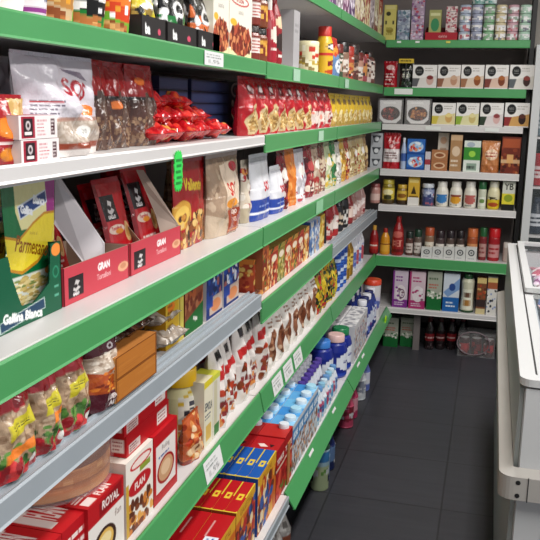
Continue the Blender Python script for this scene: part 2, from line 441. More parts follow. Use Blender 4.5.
rim = pm('rim', fz, ringmb(rounded(FX0-.002, FX1, FY0-.004, FY1, .03), rounded(FX0+.034, FX1-.034, FY0+.034, FY1-.034, .012), FZ-.018, FZ, '#dddddd'), FRZ)
pm('seal', rim, ringmb(rounded(FX0+.034, FX1-.034, FY0+.034, FY1-.034, .012), rounded(FX0+.039, FX1-.039, FY0+.039, FY1-.039, .01), FZ-.018, FZ-.003, '#111111'), BLACKM)
for k, (ya, yb) in enumerate(((FY0+.039, 2.90), (2.86, FY1-.039))):
    zz = FZ-.003 if k == 0 else FZ+.0
    fr = pm('lid', fz, ringmb(rounded(FX0+.040, FX1-.040, ya, yb, .008), rounded(FX0+.066, FX1-.066, ya+.03, yb-.03, .008), zz-.018+k*.02, zz-.002+k*.02, '#dddddd'), FRZ)
    pm('glass', fr, MB().box(FX0+.066, FX1-.066, ya+.03, yb-.03, zz-.012+k*.02, zz-.008+k*.02, '#ffffff'), GLASS)
# bumper rail round the side and near end, with two screws on its corner piece
bp = MB(); bz0, bz1 = .628, .71
oo = rounded(FX0-.032, FX1+.0, FY0-.032, FY1, .035, 6)
ii = rounded(FX0+.0, FX1-.03, FY0-.0, FY1-.03, .006, 6)
n_ = len(oo)
prof = [(0, bz0), (1, bz0+.012), (1, bz1-.012), (0, bz1)]
for i in range(n_):
    j = (i+1) % n_
    def P(q, idx): k, z = q; return (ii[idx][0]*(1-k)+oo[idx][0]*k, ii[idx][1]*(1-k)+oo[idx][1]*k, z)
    for a_, b_ in zip(prof[:-1], prof[1:]): bp.face([P(a_, i), P(a_, j), P(b_, j), P(b_, i)], '#bbb5b0')
bo = pm('bumper', fz, bp, BUMP)
sc_ = MB()
for z in (.734, .764): sc_.lathe([(.0055, 0), (.0055, .003)], '#111111', 10)
sc_ = MB()
for z in (.652, .685):
    sc_.face([(FX0+.012+.006*math.cos(t*.785), FY0-.0328, z+.006*math.sin(t*.785)) for t in range(8)], '#141414')
pm('screw', bo, sc_, BLACKM)
pm('bumper_joint', bo, MB().box(FX0+.034, FX0+.036, FY0-.0335, FY0-.0318, bz0+.01, bz1-.01, '#555555'), BLACKM)

# ------------------------------------------------------------------ tall glass-door cabinet in the back right corner
cb = thing('display_fridge', 'tall glass-door display fridge in the back right corner', 'fridge')
CX0, CX1, CY0, CY1, CZ = .205, .98, 5.06, 5.54, 1.915
pm('cabinet', cb, MB().box(CX0, CX0+.03, CY0+.03, CY1, .08, CZ, '#cccccc').box(CX1-.03, CX1, CY0+.03, CY1, .08, CZ, '#cccccc').box(CX0+.03, CX1-.03, CY1-.02, CY1, .08, CZ, '#cccccc').box(CX0+.03, CX1-.03, CY0+.03, CY1-.02, CZ-.08, CZ, '#cccccc').box(CX0+.03, CX1-.03, CY0+.03, CY1-.02, .08, .2, '#cccccc'), FRZ)
pm('base', cb, MB().box(CX0+.01, CX1-.01, CY0+.05, CY1, 0, .08, '#222222'), BLACKM)
pm('liner', cb, MB().box(CX0+.031, CX1-.031, CY1-.024, CY1-.021, .2, CZ-.08, '#333333'), BLACKM)
d = MB(); z0, z1 = .1, CZ-.002
d.box(CX0, CX0+.045, CY0, CY0+.028, z0, z1, '#dddddd').box(CX1-.045, CX1, CY0, CY0+.028, z0, z1, '#dddddd')
d.box(CX0+.045, CX1-.045, CY0, CY0+.028, z1-.05, z1, '#dddddd').box(CX0+.045, CX1-.045, CY0, CY0+.028, z0, z0+.09, '#dddddd')
dd = pm('door', cb, d, FRZ)
pm('glass', dd, MB().box(CX0+.046, CX1-.046, CY0+.01, CY0+.016, z0+.091, z1-.051, '#ffffff'), GLASS)
CS = [.50, .80, 1.095, 1.39]
for z in CS: pm('shelf', cb, MB().box(CX0+.033, CX1-.033, CY0+.06, CY1-.03, z-.012, z, '#bbbbbb'), WHITE_M)

# ------------------------------------------------------------------ kinds of packaging (origin at the middle of the base, front looks along -Y)
def cv(w, h, res, bg): return Cv(max(4, w*res), max(4, h*res), bg)
def box_mesh(w, d, h, front, left=None, top=None, right=None, m=None, nm='carton', r=.0012):
    return MB().box(-w/2, w/2, -d/2, d/2, 0, h, front, left, right, top).mesh(nm, m or CARD)
def pouch(w, d, h, c, stand=True, seal=.06, wr=.05, m=None, nm='bag', sealc=None, pinch=.0, seed=0):
    R = random.Random(seed+int(w*9999)); ph = [R.uniform(0, 6.28) for _ in range(8)]
    a, mk = c.done(); nh, nw = a.shape[:2]
    def surf(sgn):
        P = np.zeros((nh+1, nw+1, 3))
        u = np.linspace(0, 1, nw+1)[None, :]; v = np.linspace(0, 1, nh+1)[:, None]
        f = np.clip(1-np.abs(2*u-1)**2.6, 0, 1)**.55
        g = np.clip(v/.5, 0, 1)**.75
        if not stand: g = g*np.clip((1-v)/.3, 0, 1)**.6
        else: g = g*(1-.12*np.clip((v-.9)/.1, 0, 1))
        wv = np.sin(9*u+ph[0]+5*v)*np.sin(7*v+ph[1])+.6*np.sin(17*v+ph[2]-11*u)+.5*np.sin(23*u+ph[3]+9*v)
        t = d/2*f*g*(1+wr*2*wv)+ d*wr*.3*wv*f*(g > 0)
        t = np.clip(t, 0.0004, d*.62)
        nar = 1-(.05+pinch)*np.sin(np.pi*np.clip(v, 0, 1))**2 - .04*g*(v < .5)
        P[..., 0] = (u-.5)*w*nar; P[..., 1] = sgn*t; P[..., 2] = h*(1-seal*.9)*(1-v)
        return P
    mb = MB(); mb.grid(surf(-1), a, sm=True); B = surf(1)
    mb.grid(B, a[:, ::-1] if False else a, sm=True, flip=True)
    body = mb.mesh(nm, m or FILM)
    s = MB(); zc0, zc1 = h*(1-seal), h; n = max(6, nw//3)
    top = sealc or tuple(int(x) for x in (np.where(a[0, nw//2] <= .0031, a[0, nw//2]*12.92, 1.055*a[0, nw//2]**(1/2.4)-.055)*255))
    ww = w*.97
    for i in range(n):
        x0, x1 = -ww/2+ww*i/n, -ww/2+ww*(i+1)/n; y0 = .0012*(-1)**i; y1 = -y0
        for k in (-.0006, .0006): s.face([(x0, y0+k, zc1), (x0, y0+k, zc0), (x1, y1+k, zc0), (x1, y1+k, zc1)], top)
    return [('bag', body), ('top_seal', s.mesh('top_seal', m or FILM))]
JAR = ([(.88, 0), (.97, .03), (.97, .72), (.84, .82)], (.88, .82, 1.0))
TUB = ([(.93, 0), (.97, .03), (1, .86)], (1.0, .86, 1.0))
MAYO = ([(.86, 0), (.98, .05), (1, .52), (.93, .66), (.70, .80)], (.74, .80, 1.0))
SQUEEZE = ([(.82, 0), (.98, .05), (.96, .35), (.9, .55), (.8, .68), (.42, .84)], (.40, .84, 1.0))
SPICE = ([(.95, 0), (1, .03), (1, .68), (.9, .73)], (.96, .73, 1.0))
MILK = ([(.9, 0), (1, .04), (1, .58), (.55, .82), (.42, .86)], (.47, .86, 1.0))
CAN = ([(.97, 0), (1, .03), (1, .9), (.97, .93)], (1.0, .93, 1.0))
JUG = ([(.85, 0), (1, .06), (1, .62), (.86, .78), (.5, .86)], (.55, .84, 1.0))
def bottle(w, h, shape, c, capc, seg=20, sq=2., ky=1., capr=None, m=None, parts=('body', 'cap')):
    pr, (cr, c0, c1) = shape
    b = MB().lathe([(r*w/2, z*h) for r, z in pr], c, seg, sq, ky).mesh(parts[0], m or PLAS)
    cr = capr or cr
    k = MB().lathe([(cr*w/2, c0*h), (cr*w/2, c1*h-.003), (cr*w/2*.92, c1*h)], capc, seg, 2., 1.).mesh(parts[1], PLAS)
    return [(parts[0], b), (parts[1], k)]
def brick(w, d, h, front, side, topc, capc, capx=0, nm='carton', capr=.013):
    b = MB().box(-w/2, w/2, -d/2, d/2, 0, h, front, side, side, topc)
    k = MB().lathe([(capr, h-.001), (capr, h+.013), (capr*.9, h+.016)], capc, 16, cx=capx, cy=-d*.22)
    return [(nm, b.mesh(nm, CARD)), ('cap', k.mesh('cap', PLAS))]
def tray(w, d, hf, hb, front, side, inner, t=.0025, hb_r=None):
    """shelf-ready display tray: floor, back, low printed front, two side flaps with a sloping edge"""
    fr = MB(); fr.quad((-w/2, -d/2, hf), (-w/2, -d/2, 0), (w/2, -d/2, 0), (w/2, -d/2, hf), front)
    ic = Cv(front.w, front.h, inner) if isinstance(front, Cv) else inner
    if isinstance(front, Cv): ic.m = front.m[:, ::-1].copy()
    fr.quad((w/2, -d/2+t, hf), (w/2, -d/2+t, 0), (-w/2, -d/2+t, 0), (-w/2, -d/2+t, hf), ic)
    out = [('front_panel', fr.mesh('front_panel', CARD))]
    bs = MB().box(-w/2+t, w/2-t, -d/2+t, d/2-t, .0005, .0025, inner).box(-w/2+t, w/2-t, d/2-t, d/2, 0, hb, inner)
    out.append(('tray_base', bs.mesh('tray_base', CARD)))
    for sg, h2 in ((-1, hb), (1, hb_r or hb)):
        x0, x1 = (-w/2, -w/2+t) if sg < 0 else (w/2-t, w/2)
        pl = [(-d/2, 0), (d/2, 0), (d/2, h2), (d/2-.02, h2), (-d/2, hf)]
        out.append(('side_flap', MB().prism(pl, 'x', x0, x1, side if sg < 0 else inner).mesh('side_flap', CARD)))
    return out

# ------------------------------------------------------------------ prints
PASTA = ['#d9b877', '#c9a25e', '#e6cd95', '#b98d4a']
RICE = ['#c4b5a8', '#b5a496', '#cfc2b6', '#ab9a8c']
def pack(c, top=None, th=.25, logo='', lc='#ffffff', ly=.14, lh=.1, pic=None, py=.68, ps=.24, pcols=PASTA, plate=None, lines=None, foot=None, fh=.12, bold=1, lw=.8):
    """a common grocery front: band with a name, a picture, small print"""
    if top: c.r(0, 0, 1, th, top)
    if foot: c.r(0, 1-fh, 1, 1, foot)
    if plate: c.e(.5, ly, .45, lh*.95, plate)
    if logo: c.t(logo, .5, ly, lh, lc, wmax=lw, bold=bold)
    if pic: c.e(.5, py, .38, ps, pic); c.n(.1, py-ps, .9, py+ps, pcols, 60, .05, ell=(.5, py, .36, ps*.92))
    if lines: c.l(.15, lines[0], .85, lines[1], lines[2], 3)
    return c
def fitL(px0, px1, pyt, pyb, z, X, hmax=9.):
    pm_ = (pyt+pyb)/2; a = onX(px0, pm_, X)[0]; b = onX(px1, pm_, X)[0]
    return (a+b)/2, b-a, min(hmax, onX((px0+px1)/2, pyt, X)[1]-z)
LABELS = {}
def PL(name, parts, label, cat, X, d, y, z, group=None, tilt=(0, 0), dr=0., sc=None):
    """stand a thing on a left shelf: its front at X, facing the aisle"""
    return put(name, parts, label, cat, (X-d/2, y, z+.0006), HP+dr, group, tilt, sc)
def PB(name, parts, label, cat, x, d, z, group=None, Y=5.125, dr=0., sc=None):
    return put(name, parts, label, cat, (x, Y+d/2, z+.0006), dr, group, (0, 0), sc)

# ================================================================== LEFT, shelf at eye height above the green rail (ZA)
def cup(w, h, fn, res=420):
    c = fn(cv(w*1.5, h, res, '#d8c9a8')); pr = [(.78, 0), (1, .93)]
    return [('cup', MB().lathe([(r*w/2, z*h) for r, z in pr], c, 24).mesh('cup', CARD)), ('lid', MB().lathe([(.52*w, h*.93), (.52*w, h*.955), (.49*w, h*.97)], '#e9e4dc', 24).mesh('lid', FILM))]
y, w, _ = fitL(-12, 12, 0, 10, ZA, -.70)
PL('noodle_bowl', cup(.12, .075, lambda c: c.r(0, .55, 1, 1, '#c59a86').r(0, .45, 1, .55, '#b4564e')), 'pale noodle bowl at the left edge above the first green rail', 'noodle bowl', -.70, .12, y-.02, ZA)
y, w, _ = fitL(14, 34, 0, 12, ZA, -.70)
PL('noodle_bowl', cup(.10, .07, lambda c: c.r(0, .6, 1, 1, '#f2ede8').r(0, .3, 1, .4, '#c9a9a0')), 'white noodle bowl beside the purple-striped cup above the green rail', 'noodle bowl', -.70, .10, y, ZA)
y, w, _ = fitL(36, 59, 0, 15, ZA, -.69)
PL('noodle_cup', cup(w*1.1, .11, lambda c: c.r(0, 0, 1, 1, '#e9e4e8').r(0, .84, 1, .92, '#8a3a86').r(0, .95, 1, 1, '#8a3a86').r(.55, .3, .95, .75, '#3a4a78').l(.58, .35, .92, .7, '#ffffff', 2)), 'white noodle cup with purple stripes at its foot', 'noodle cup', -.69, w*1.1, y, ZA)
def yaki(main, blob):
    def f(c):
        c.r(0, 0, 1, 1, main).p([(0, .72), (.35, .86), (.7, .8), (1, .9), (1, 1), (0, 1)], '#6fae2e').e(.28, .88, .3, .12, main).e(.25, .9, .2, .08, '#c08a54').n(.05, .8, .45, 1, ['#b5703a', '#d9a86a', '#8a4a24'], 14, .05).r(0, .965, 1, 1, '#7aa83a')
        c.e(.5, .45, .46, .36, blob[0]).e(.52, .4, .28, .2, blob[1]); c.n(.1, .1, .9, .78, [blob[0], blob[1], '#e8a030', '#ffffff'], 25, .05)
        c.e(.72, .72, .1, .06, '#f5f2ea').ring(.72, .72, .1, .06, .4, '#d9cfc0'); return c
    return f
for (a, b_, cl, lab) in ((59, 89, yaki('#c9b08a', ('#b7803f', '#d8b36a')), 'beige and green instant noodle cup, first of the three patterned cups'),
                         (92, 119, yaki('#1e7a34', ('#151515', '#f3f3f3')), 'green noodle cup with black and white top, between the beige and the orange cups'),
                         (120, 141, yaki('#6fae35', ('#d8451f', '#f08030')), 'lime noodle cup with orange-red flame picture')):
    y, w, _ = fitL(a, b_, 0, 22, ZA, -.69); PL('noodle_cup', cup(w*1.02, .13, cl), lab, 'noodle cup', -.69, w, y, ZA)
def blk(c, txt='ba'): return c.r(0, 0, 1, 1, '#2a2627').t(txt, .25, .55, .42, '#f2f2f2', wmax=.4, bold=2).e(.72, .6, .06, .14, '#d2506a')
for (a, b_, lab, pc) in ((141, 166, 'low black display box holding yellow noodle pouches', ['#d8c62a', '#a88a3a']), (167, 197, 'low black display box holding black and green noodle pouches', ['#161616', '#1f7d3a']), (198, 220, 'low black display box holding black and orange pouches beside the lasagne boxes', ['#1a1718', '#d8682a'])):
    y, w, _ = fitL(a, b_, 5, 38, ZA, -.69)
    PL('display_box', tray(w*.98, .13, .045, .045, blk(cv(w, .045, 420, '#222222')), '#2a2627', '#3a3335'), lab, 'display box', -.69, .13, y, ZA)
    for k in range(2):
        c = cv(w*.8, .12, 330, pc[0]); c.r(0, .5, 1, 1, pc[1]).n(0, .05, 1, .95, [pc[0], '#f2f2f2', pc[1], '#111111'], 26, .1).e(.6, .35, .22, .16, '#efefef').e(.6, .35, .12, .09, pc[0])
        PL('noodle_pouch', pouch(w*.82, .035, .125, c, seed=k), ['front', 'rear'][k]+' '+['yellow', 'black and green', 'black and orange'][[141, 167, 198].index(a)]+' noodle pouch standing in its black display box', 'noodle pouch', -.70-.05*k, .035, y+.004*k, ZA+.003)
def lasagne(c):
    c.r(0, 0, 1, 1, '#efe9dc').r(0, .9, 1, 1, '#e9dfae'); c.e(.45, .2, .4, .075, '#c01f22').e(.45, .2, .35, .052, '#f6efe4').t('LA COCINA', .46, .2, .05, '#b01c20', wmax=.56, bold=1)
    c.t('LASAÑA', .5, .36, .06, '#4a3f3f', wmax=.62); c.e(.5, .76, .5, .22, '#8c3a26'); c.n(0, .55, 1, .95, ['#7c2a1c', '#b85236', '#d98a5a', '#5c2018'], 150, .05, ell=(.5, .76, .5, .22)); c.e(.18, .52, .14, .05, '#e8b83a')
    return c
for i, (a, b_) in enumerate(((213, 229), (229, 252))):
    y, w, _ = fitL(a, b_, 0, 55, ZA, -.69); PL('lasagne_box', box_mesh(w*.97, .04, .185, lasagne(cv(w, .185, 380, '#ffffff')), '#e9e2d0'), ['narrow white lasagne box beside the black noodle pouches', 'white lasagne box with red meat picture beside the stacked jars'][i], 'pasta box', -.69, .04, y, ZA, 'white lasagne boxes')
y, w, _ = fitL(253, 267, 5, 58, ZA, -.69)
def sauce(c): return c.r(0, 0, 1, 1, '#7e2d20').r(.12, .2, .88, .72, '#efe7e2').l(.2, .25, .8, .68, '#b5473c', 4)
jr = bottle(.075, .10, JAR, sauce(cv(.12, .08, 350, '#999999')), '#3c3331', parts=('jar', 'lid'))
PL('sauce_jar', jr, 'red sauce jar with white label, lower of the stacked pair', 'jar', -.69, .075, y, ZA); PL('sauce_jar', jr, 'red sauce jar with white label, stacked on top of the other', 'jar', -.69, .075, y, ZA+.1012)
jr2 = bottle(.07, .10, JAR, cv(.1, .08, 350, '#7a3b1c').r(.1, .2, .9, .75, '#c98b2e').n(.1, .3, .9, .7, ['#7a2a16', '#e5b24e'], 20, .08), '#161616', parts=('jar', 'lid'))
for k in range(2): PL('sauce_jar', jr2, ['amber sauce jar with black lid beside the white-label jars, at the bottom', 'amber sauce jar with black lid stacked on another amber jar'][k], 'jar', -.69, .07, y+.083, ZA+.1012*k)
# red ketchup sachets leaning, tall red bottles, slanted grey carton, yellow canister, blue-red pack
y = onX(277, 50, -.69)[0]
PL('ketchup_bottle', bottle(.06, .2, SQUEEZE, cv(.1, .17, 300, '#a5182a').e(.5, .45, .3, .16, '#e8dcd0').r(.25, .7, .75, .74, '#f2e8e0'), '#d9d4cf'), 'red squeeze bottle with pale cap beside the amber jars', 'bottle', -.69, .06, y-.005, ZA)
PL('ketchup_bottle', bottle(.07, .235, SQUEEZE, cv(.1, .2, 300, '#8f1420').e(.5, .3, .3, .1, '#e9c9a5').e(.5, .62, .34, .15, '#30211f').r(.3, .82, .7, .86, '#f2e8e0'), '#b01524'), 'tall dark red bottle with round black label above the far green rail', 'bottle', -.695, .07, y+.085, ZA)
y = onX(299, 50, -.69)[0]
PL('grey_carton', box_mesh(.09, .05, .2, cv(.09, .2, 250, '#a9a6a8').l(.2, .2, .8, .4, '#8a8789', 2), '#b5b2b3', '#c5c2c3'), 'plain light grey carton standing among the sauces', 'carton', -.70, .05, y, ZA)
y = onX(314, 60, -.69)[0]
PL('sauce_tub', bottle(.09, .125, TUB, cv(.15, .13, 300, '#dfd6ae').r(0, .55, 1, .7, '#b99c3c').n(0, .1, 1, .9, ['#8d7a4a', '#c23a26', '#f0ead0'], 22, .08), '#e8dfb6'), 'cream sauce tub with flat lid behind the yellow canister', 'tub', -.70, .09, onX(309, 55, -.74)[0], ZA)
y = onX(322, 60, -.69)[0]
def cacao(c): return c.r(0, 0, 1, 1, '#e0b32a').e(.5, .27, .36, .1, '#22252b').e(.5, .27, .27, .07, '#e9e2e0').r(0, .42, 1, .5, '#c9332b').t('YOYO', .5, .68, .14, '#7c1a1c', wmax=.75, bold=2).e(.5, .9, .4, .06, '#b9431e')
PL('cocoa_canister', bottle(.078, .205, MAYO, cacao(cv(.13, .15, 300, '#999999')), '#c23127'), 'yellow canister with red knob lid and bold lettering', 'canister', -.69, .078, onX(324, 55, -.73)[0], ZA)
y = onX(334, 65, -.69)[0]
PL('sauce_pouch', pouch(.12, .05, .17, cv(.12, .16, 260, '#5f7fa8').r(0, 0, 1, .35, '#c2352a').n(0, .1, 1, .5, ['#d8502a', '#f2a03a', '#992020'], 18, .12).e(.5, .7, .4, .2, '#dfe4ea').l(.2, .6, .8, .8, '#31517a', 2)), 'blue and red standing pouch beside the yellow canister', 'pouch', -.69, .05, y+.12, ZA)
cols = ['#3a4b35', '#8a6a58', '#a8402e', '#5a3a30', '#b98a78', '#96454a', '#c9b4ae', '#6d4038']
for i in range(8):
    yy = 3.79+i*.15; a = cols[i]
    c = cv(.12, .14, 230, a); c.r(0, .3, 1, .75, ['#b79a86', '#d9cfc4', '#c98a4a'][i % 3]).n(0, .1, 1, .9, [a, '#e9dcd2', '#5a2a26', '#241c1c'], 30, .07)
    PL('spice_jar' if i < 5 else 'sauce_bottle', bottle(.085, [.15, .17, .16, .18][i % 4], SPICE if i < 5 else JUG, c, ['#6b2a26', '#22201f', '#a8352a', '#3a2c2a'][i % 4], parts=('jar', 'lid') if i < 5 else ('body', 'cap')), f'small reddish-brown condiment {"jar" if i < 5 else "bottle"} in the far row, {ORD[i]} from the yellow canister', 'jar' if i < 5 else 'bottle', -.69, .085, yy+.02, ZA, 'far condiments under the top shelf')
# ================================================================== LEFT, top shelf (only its far end shows)
tc_ = [('#c9a13a', '#8a6a1a', '#f0e3b0'), ('#8f8b95', '#4a4650', '#d8d4dc'), ('#a184a0', '#6a4a72', '#e4d6e4'), ('#b4aab0', '#7a6a72', '#f1eaf0'), ('#9c6f8a', '#6d3f60', '#e0cad8'), ('#b59fb8', '#5a3a66', '#efe6f0'), ('#8e5a5a', '#c9b48a', '#e9dcc8'), ('#c9bb80', '#8a3a40', '#f3ead0'), ('#a84a3a', '#d9cc9a', '#efe0b8'), ('#b3a3a8', '#6b4a4a', '#e9dfe0'), ('#c2b68c', '#7a2f2a', '#f3ecd6'), ('#a8392c', '#d8c890', '#f0e6c4')]
for i, (a, b2, c2) in enumerate(tc_):
    yy = 3.12+i*.163; c = cv(.15, .20, 220, a)
    c.r(0, .55, 1, 1, b2).e(.5, .6, .42, .2, c2).n(.05, .3, .95, .95, [a, b2, c2], 34, .08).t(['PAPILLA', 'CEREAL', 'MULTI', 'FRUTA'][i % 4], .5, .15, .1, c2, wmax=.85)
    nm = ['yellow', 'grey', 'lilac', 'pale grey', 'plum', 'pale lilac', 'brown', 'straw-coloured', 'brick red', 'dusty pink', 'cream', 'red-brown'][i]
    PL('cereal_box', box_mesh(.155, .05, .21, c, c2, c2), f'{nm} cereal box on the left top shelf, {ORD[i]} counting towards the corner', 'cereal box', -.69, .05, yy+.06, ZT, 'cereal boxes on the left top shelf')

# ================================================================== LEFT, second shelf (Z2): rice, pasta, navy cartons, red pouches
def ricebag(c):
    c.r(0, 0, 1, 1, '#d9d3dc').r(0, .63, 1, 1, '#b3a292'); c.n(0, .62, 1, .9, RICE, 420, .016); c.r(0, .60, 1, .635, '#b48a7c').r(0, .86, 1, .93, '#8d3d26').r(0, .93, 1, 1, '#dcd6d2')
    c.t('SOS', .62, .31, .17, '#a8182c', wmax=.36, rot=8, bold=3).p([(.48, .1), (.78, .13), (.83, .22), (.7, .2)], '#7b7486').t('largo', .62, .5, .1, '#2a2330', wmax=.3).e(.74, .53, .12, .06, '#f07a28').t('00', .74, .53, .05, '#c2501a')
    c.l(.08, .42, .36, .58, '#6a6070', 4).r(.08, .44, .33, .455, '#b5323a').e(.66, .75, .055, .06, '#f4f2ee').t('20', .66, .75, .05, '#555555'); return c
y, w, h = fitL(9, 91, 47, 161, Z2, -.74)
PL('rice_bag', pouch(w*1.0, .075, .172, ricebag(cv(w, .172, 520, '#ffffff')), wr=.09, seal=.04, sealc='#d9d3dc', seed=3), 'large white rice bag with dark red letters and an orange sticker', 'rice bag', -.70, .075, y, Z2)
PL('rice_bag', pouch(.2, .09, .168, cv(.2, .168, 260, '#cfc9d2').r(0, .66, 1, 1, '#b3a292').n(0, .66, 1, .97, RICE, 120, .02).l(.1, .3, .6, .5, '#6a6070', 3), wr=.09, sealc='#cfc9d2', seed=5), 'white rice bag at the left edge, behind the stacked pasta boxes', 'rice bag', -.79, .09, onX(4, 80, -.835)[0]-.085, Z2)
y, w, h = fitL(-14, 20, 95, 163, Z2, -.71)
PL('pasta_bag', pouch(.125, .04, .102, cv(.12, .102, 420, '#c9a865').n(0, 0, 1, 1, PASTA, 120, .04).r(0, 0, .62, 1, '#a3161f').e(.48, .45, .26, .16, '#f5892a').r(.5, .4, .72, .5, '#f5892a').e(.4, .85, .16, .1, '#e08a1e').r(0, .66, .6, .7, '#f1dcd8'), seed=7), 'red and straw-coloured pasta bag with orange ticket at the left edge', 'pasta bag', -.69, .04, y-.008, Z2)
def gallo_s(c): return c.r(0, 0, 1, 1, '#efe6e6').r(.06, .04, .40, .96, '#a8263c').r(.11, .12, .35, .9, '#2a1a20').ring(.23, .42, .06, .2, .5, '#cbbfc2').r(.14, .68, .32, .82, '#f0e4e4').l(.46, .15, .74, .9, '#c9707c', 5, .35).r(.82, .15, .93, .85, '#4c2730').l(.83, .2, .92, .8, '#e9dede', 4)
for k in range(2):
    y, w, h = fitL(20, 58, 139, 162, Z2, -.678)
    PL('pasta_box', box_mesh(w, .05, .0355, gallo_s(cv(w, .036, 620, '#ffffff')), '#e9dfdf', '#a8263c'), ['small white pasta box with crimson panel, lower of two', 'small white pasta box with crimson panel, upper of two'][k], 'pasta box', -.676, .05, y-.004*k, Z2+.0362*k)
def clearpasta(c): return c.r(0, 0, 1, .36, '#a31318').r(0, .40, 1, 1, '#4a2c24').n(0, .62, 1, 1, ['#6d4a36', '#7d5f48', '#3f251d', '#94765c', '#59392b'], 230, .03).r(.42, .3, .58, 1, '#5a4238').n(.42, .5, .58, 1, ['#a8968a', '#7a665a', '#c4b8ac'], 24, .015)
for i, (a, b_, t) in enumerate(((76, 104, None), (100, 127, (.25, .47)), (124, 151, (.36, .16)))):
    y, w, h = fitL(a, b_, 48, 156, Z2, -.765); c = clearpasta(cv(w, .175, 420, '#222222'))
    if t: c.e(t[0], t[1], .17, .05, '#f07f35')
    PL('pasta_bag', pouch(w, .06, .174, c, m=SHINY, sealc='#a31318', seed=11+i), ['red-topped bag of brown pasta beside the rice bag', 'red-topped bag of brown pasta with a round orange ticket', 'red-topped bag of brown pasta beside the red pouch heap'][i], 'pasta bag', -.735-.006*(i % 2), .06, y, Z2)
def navy(c): return c.r(0, 0, 1, 1, '#2a3255').r(0, 0, 1, .12, '#12162a').r(.04, .22, .96, .84, '#343e66').l(.3, .4, .7, .6, '#3a4468', 1)
for s_, (a, b_) in enumerate(((159, 188), (191, 229))):
    for k in range(5):
        y, w, h = fitL(a, b_, 66, 118, Z2, -.80); hh = .031
        PL('navy_carton', box_mesh(w*.98, .12, hh, navy(cv(w, hh, 300, '#222222')), '#1e2442', '#20274a'), f'flat navy carton, {["lowest", "second", "middle", "fourth", "topmost"][k]} of the {["left", "right"][s_]} navy stack', 'carton', -.80, .12, y, Z2+k*.0317, 'flat navy cartons in two stacks')
def redp(c): return c.r(0, 0, 1, 1, '#c5121c').n(0, 0, 1, 1, ['#a80c18', '#d82a2a', '#b5101c', '#e04038'], 50, .1).t('PICA', .5, .45, .25, '#d8703a', wmax=.4, rot=random.uniform(-20, 20)).n(.1, .6, .9, .95, ['#d8562a', '#e0a04a', '#d83a28'], 5, .06)
for L_, n_, y0_ in ((0, 5, 1.742), (1, 4, 1.77), (2, 3, 1.755)):
    for i in range(n_):
        c = redp(cv(.12, .13, 300, '#c5121c'))
        o = put('sauce_pouch', pouch(.122, .042, .13, c, stand=False, m=SHINY, wr=.12, seal=.1, seed=30+i+7*L_), f'glossy red pouch, {["bottom", "middle", "top"][L_]} layer of the heap, {ORD[i]} from the pasta bags', 'pouch', (-.71-.02*L_-.012*(i % 2), y0_+i*.103, Z2+.0262+L_*.035), HP, 'heap of glossy red pouches')
        o.rotation_euler = (-HP+.02, 0, HP)
y, w, h = fitL(227, 246, 68, 138, Z2, -.85)
PL('food_box', box_mesh(w, .06, .165, cv(w, .165, 300, '#23263c').ring(.45, .16, .26, .15, .3, '#c9b9be').e(.45, .16, .12, .07, '#8a3a48').e(.5, .55, .28, .2, '#8a6a62').n(.2, .35, .8, .75, ['#c9a98a', '#6a4038', '#e0d0c0'], 24, .06).r(.3, .8, .9, .97, '#b0a68c'), '#20233a'), 'dark box with ring logo and food picture beside the red pasta bags', 'food box', -.85, .06, y, Z2)
def redpasta(c):
    c.r(0, 0, 1, 1, '#b00f1c').p([(.25, .98), (.1, .75), (.35, .52), (.6, .42), (.72, .52), (.85, .75), (.7, .95)], '#cfb98c').p([(.3, .93), (.2, .76), (.42, .57), (.6, .5), (.75, .75), (.65, .9)], '#96703a'); c.n(.2, .5, .78, .92, PASTA, 90, .035, ell=(.47, .74, .26, .2)); return c.r(.3, .08, .7, .26, '#6d0a16').t('GALLO', .5, .3, .05, '#f4e4e0', wmax=.5).e(.5, .16, .1, .06, '#f1e2e0')
YS = [2.415, 2.535, 2.66, 2.785, 2.915, 3.05, 3.19]
for i, yy in enumerate(YS):
    PL('pasta_bag', pouch(.125, .06, .176, redpasta(cv(.125, .176, 330, '#aa1111')), m=FILM, sealc='#9c0d18', seed=50+i, wr=.07), f'red bag of pasta with pale window, {ORD[i]} in the row after the navy cartons', 'pasta bag', -.70, .065, yy, Z2, 'red pasta bags on the second shelf', dr=-.12)
for i in range(3):
    c = cv(.12, .165, 280, '#b3202c'); c.r(0, .55, 1, .9, '#e0cfc4').n(0, .1, 1, .95, ['#f0dcd8', '#b3202c', '#8a141e', '#e08a7a'], 30, .08)
    PL('snack_bag', pouch(.12, .06, .165, c, m=SHINY, seed=60+i), f'red and white crinkled bag, {ORD[i]} of three between red pasta and yellow packets', 'snack bag', -.70, .06, 3.34+i*.135, Z2, 'red and white crinkled bags')
for i in range(9):
    c = cv(.12, .15, 240, '#d3ae2c'); c.r(0, .6, 1, 1, '#a98a3a').e(.5, .66, .32, .2, '#e9d9a0').r(.2, .12, .8, .3, '#7a5a20').n(.15, .5, .85, .9, PASTA, 24, .05)
    PL('pasta_packet', pouch(.125, .05, .15, c, seed=70+i), f'yellow pasta packet on the second shelf, {ORD[i]} from the red and white bags', 'pasta packet', -.70, .05, 3.73+i*.142, Z2, 'yellow pasta packets on the second shelf')

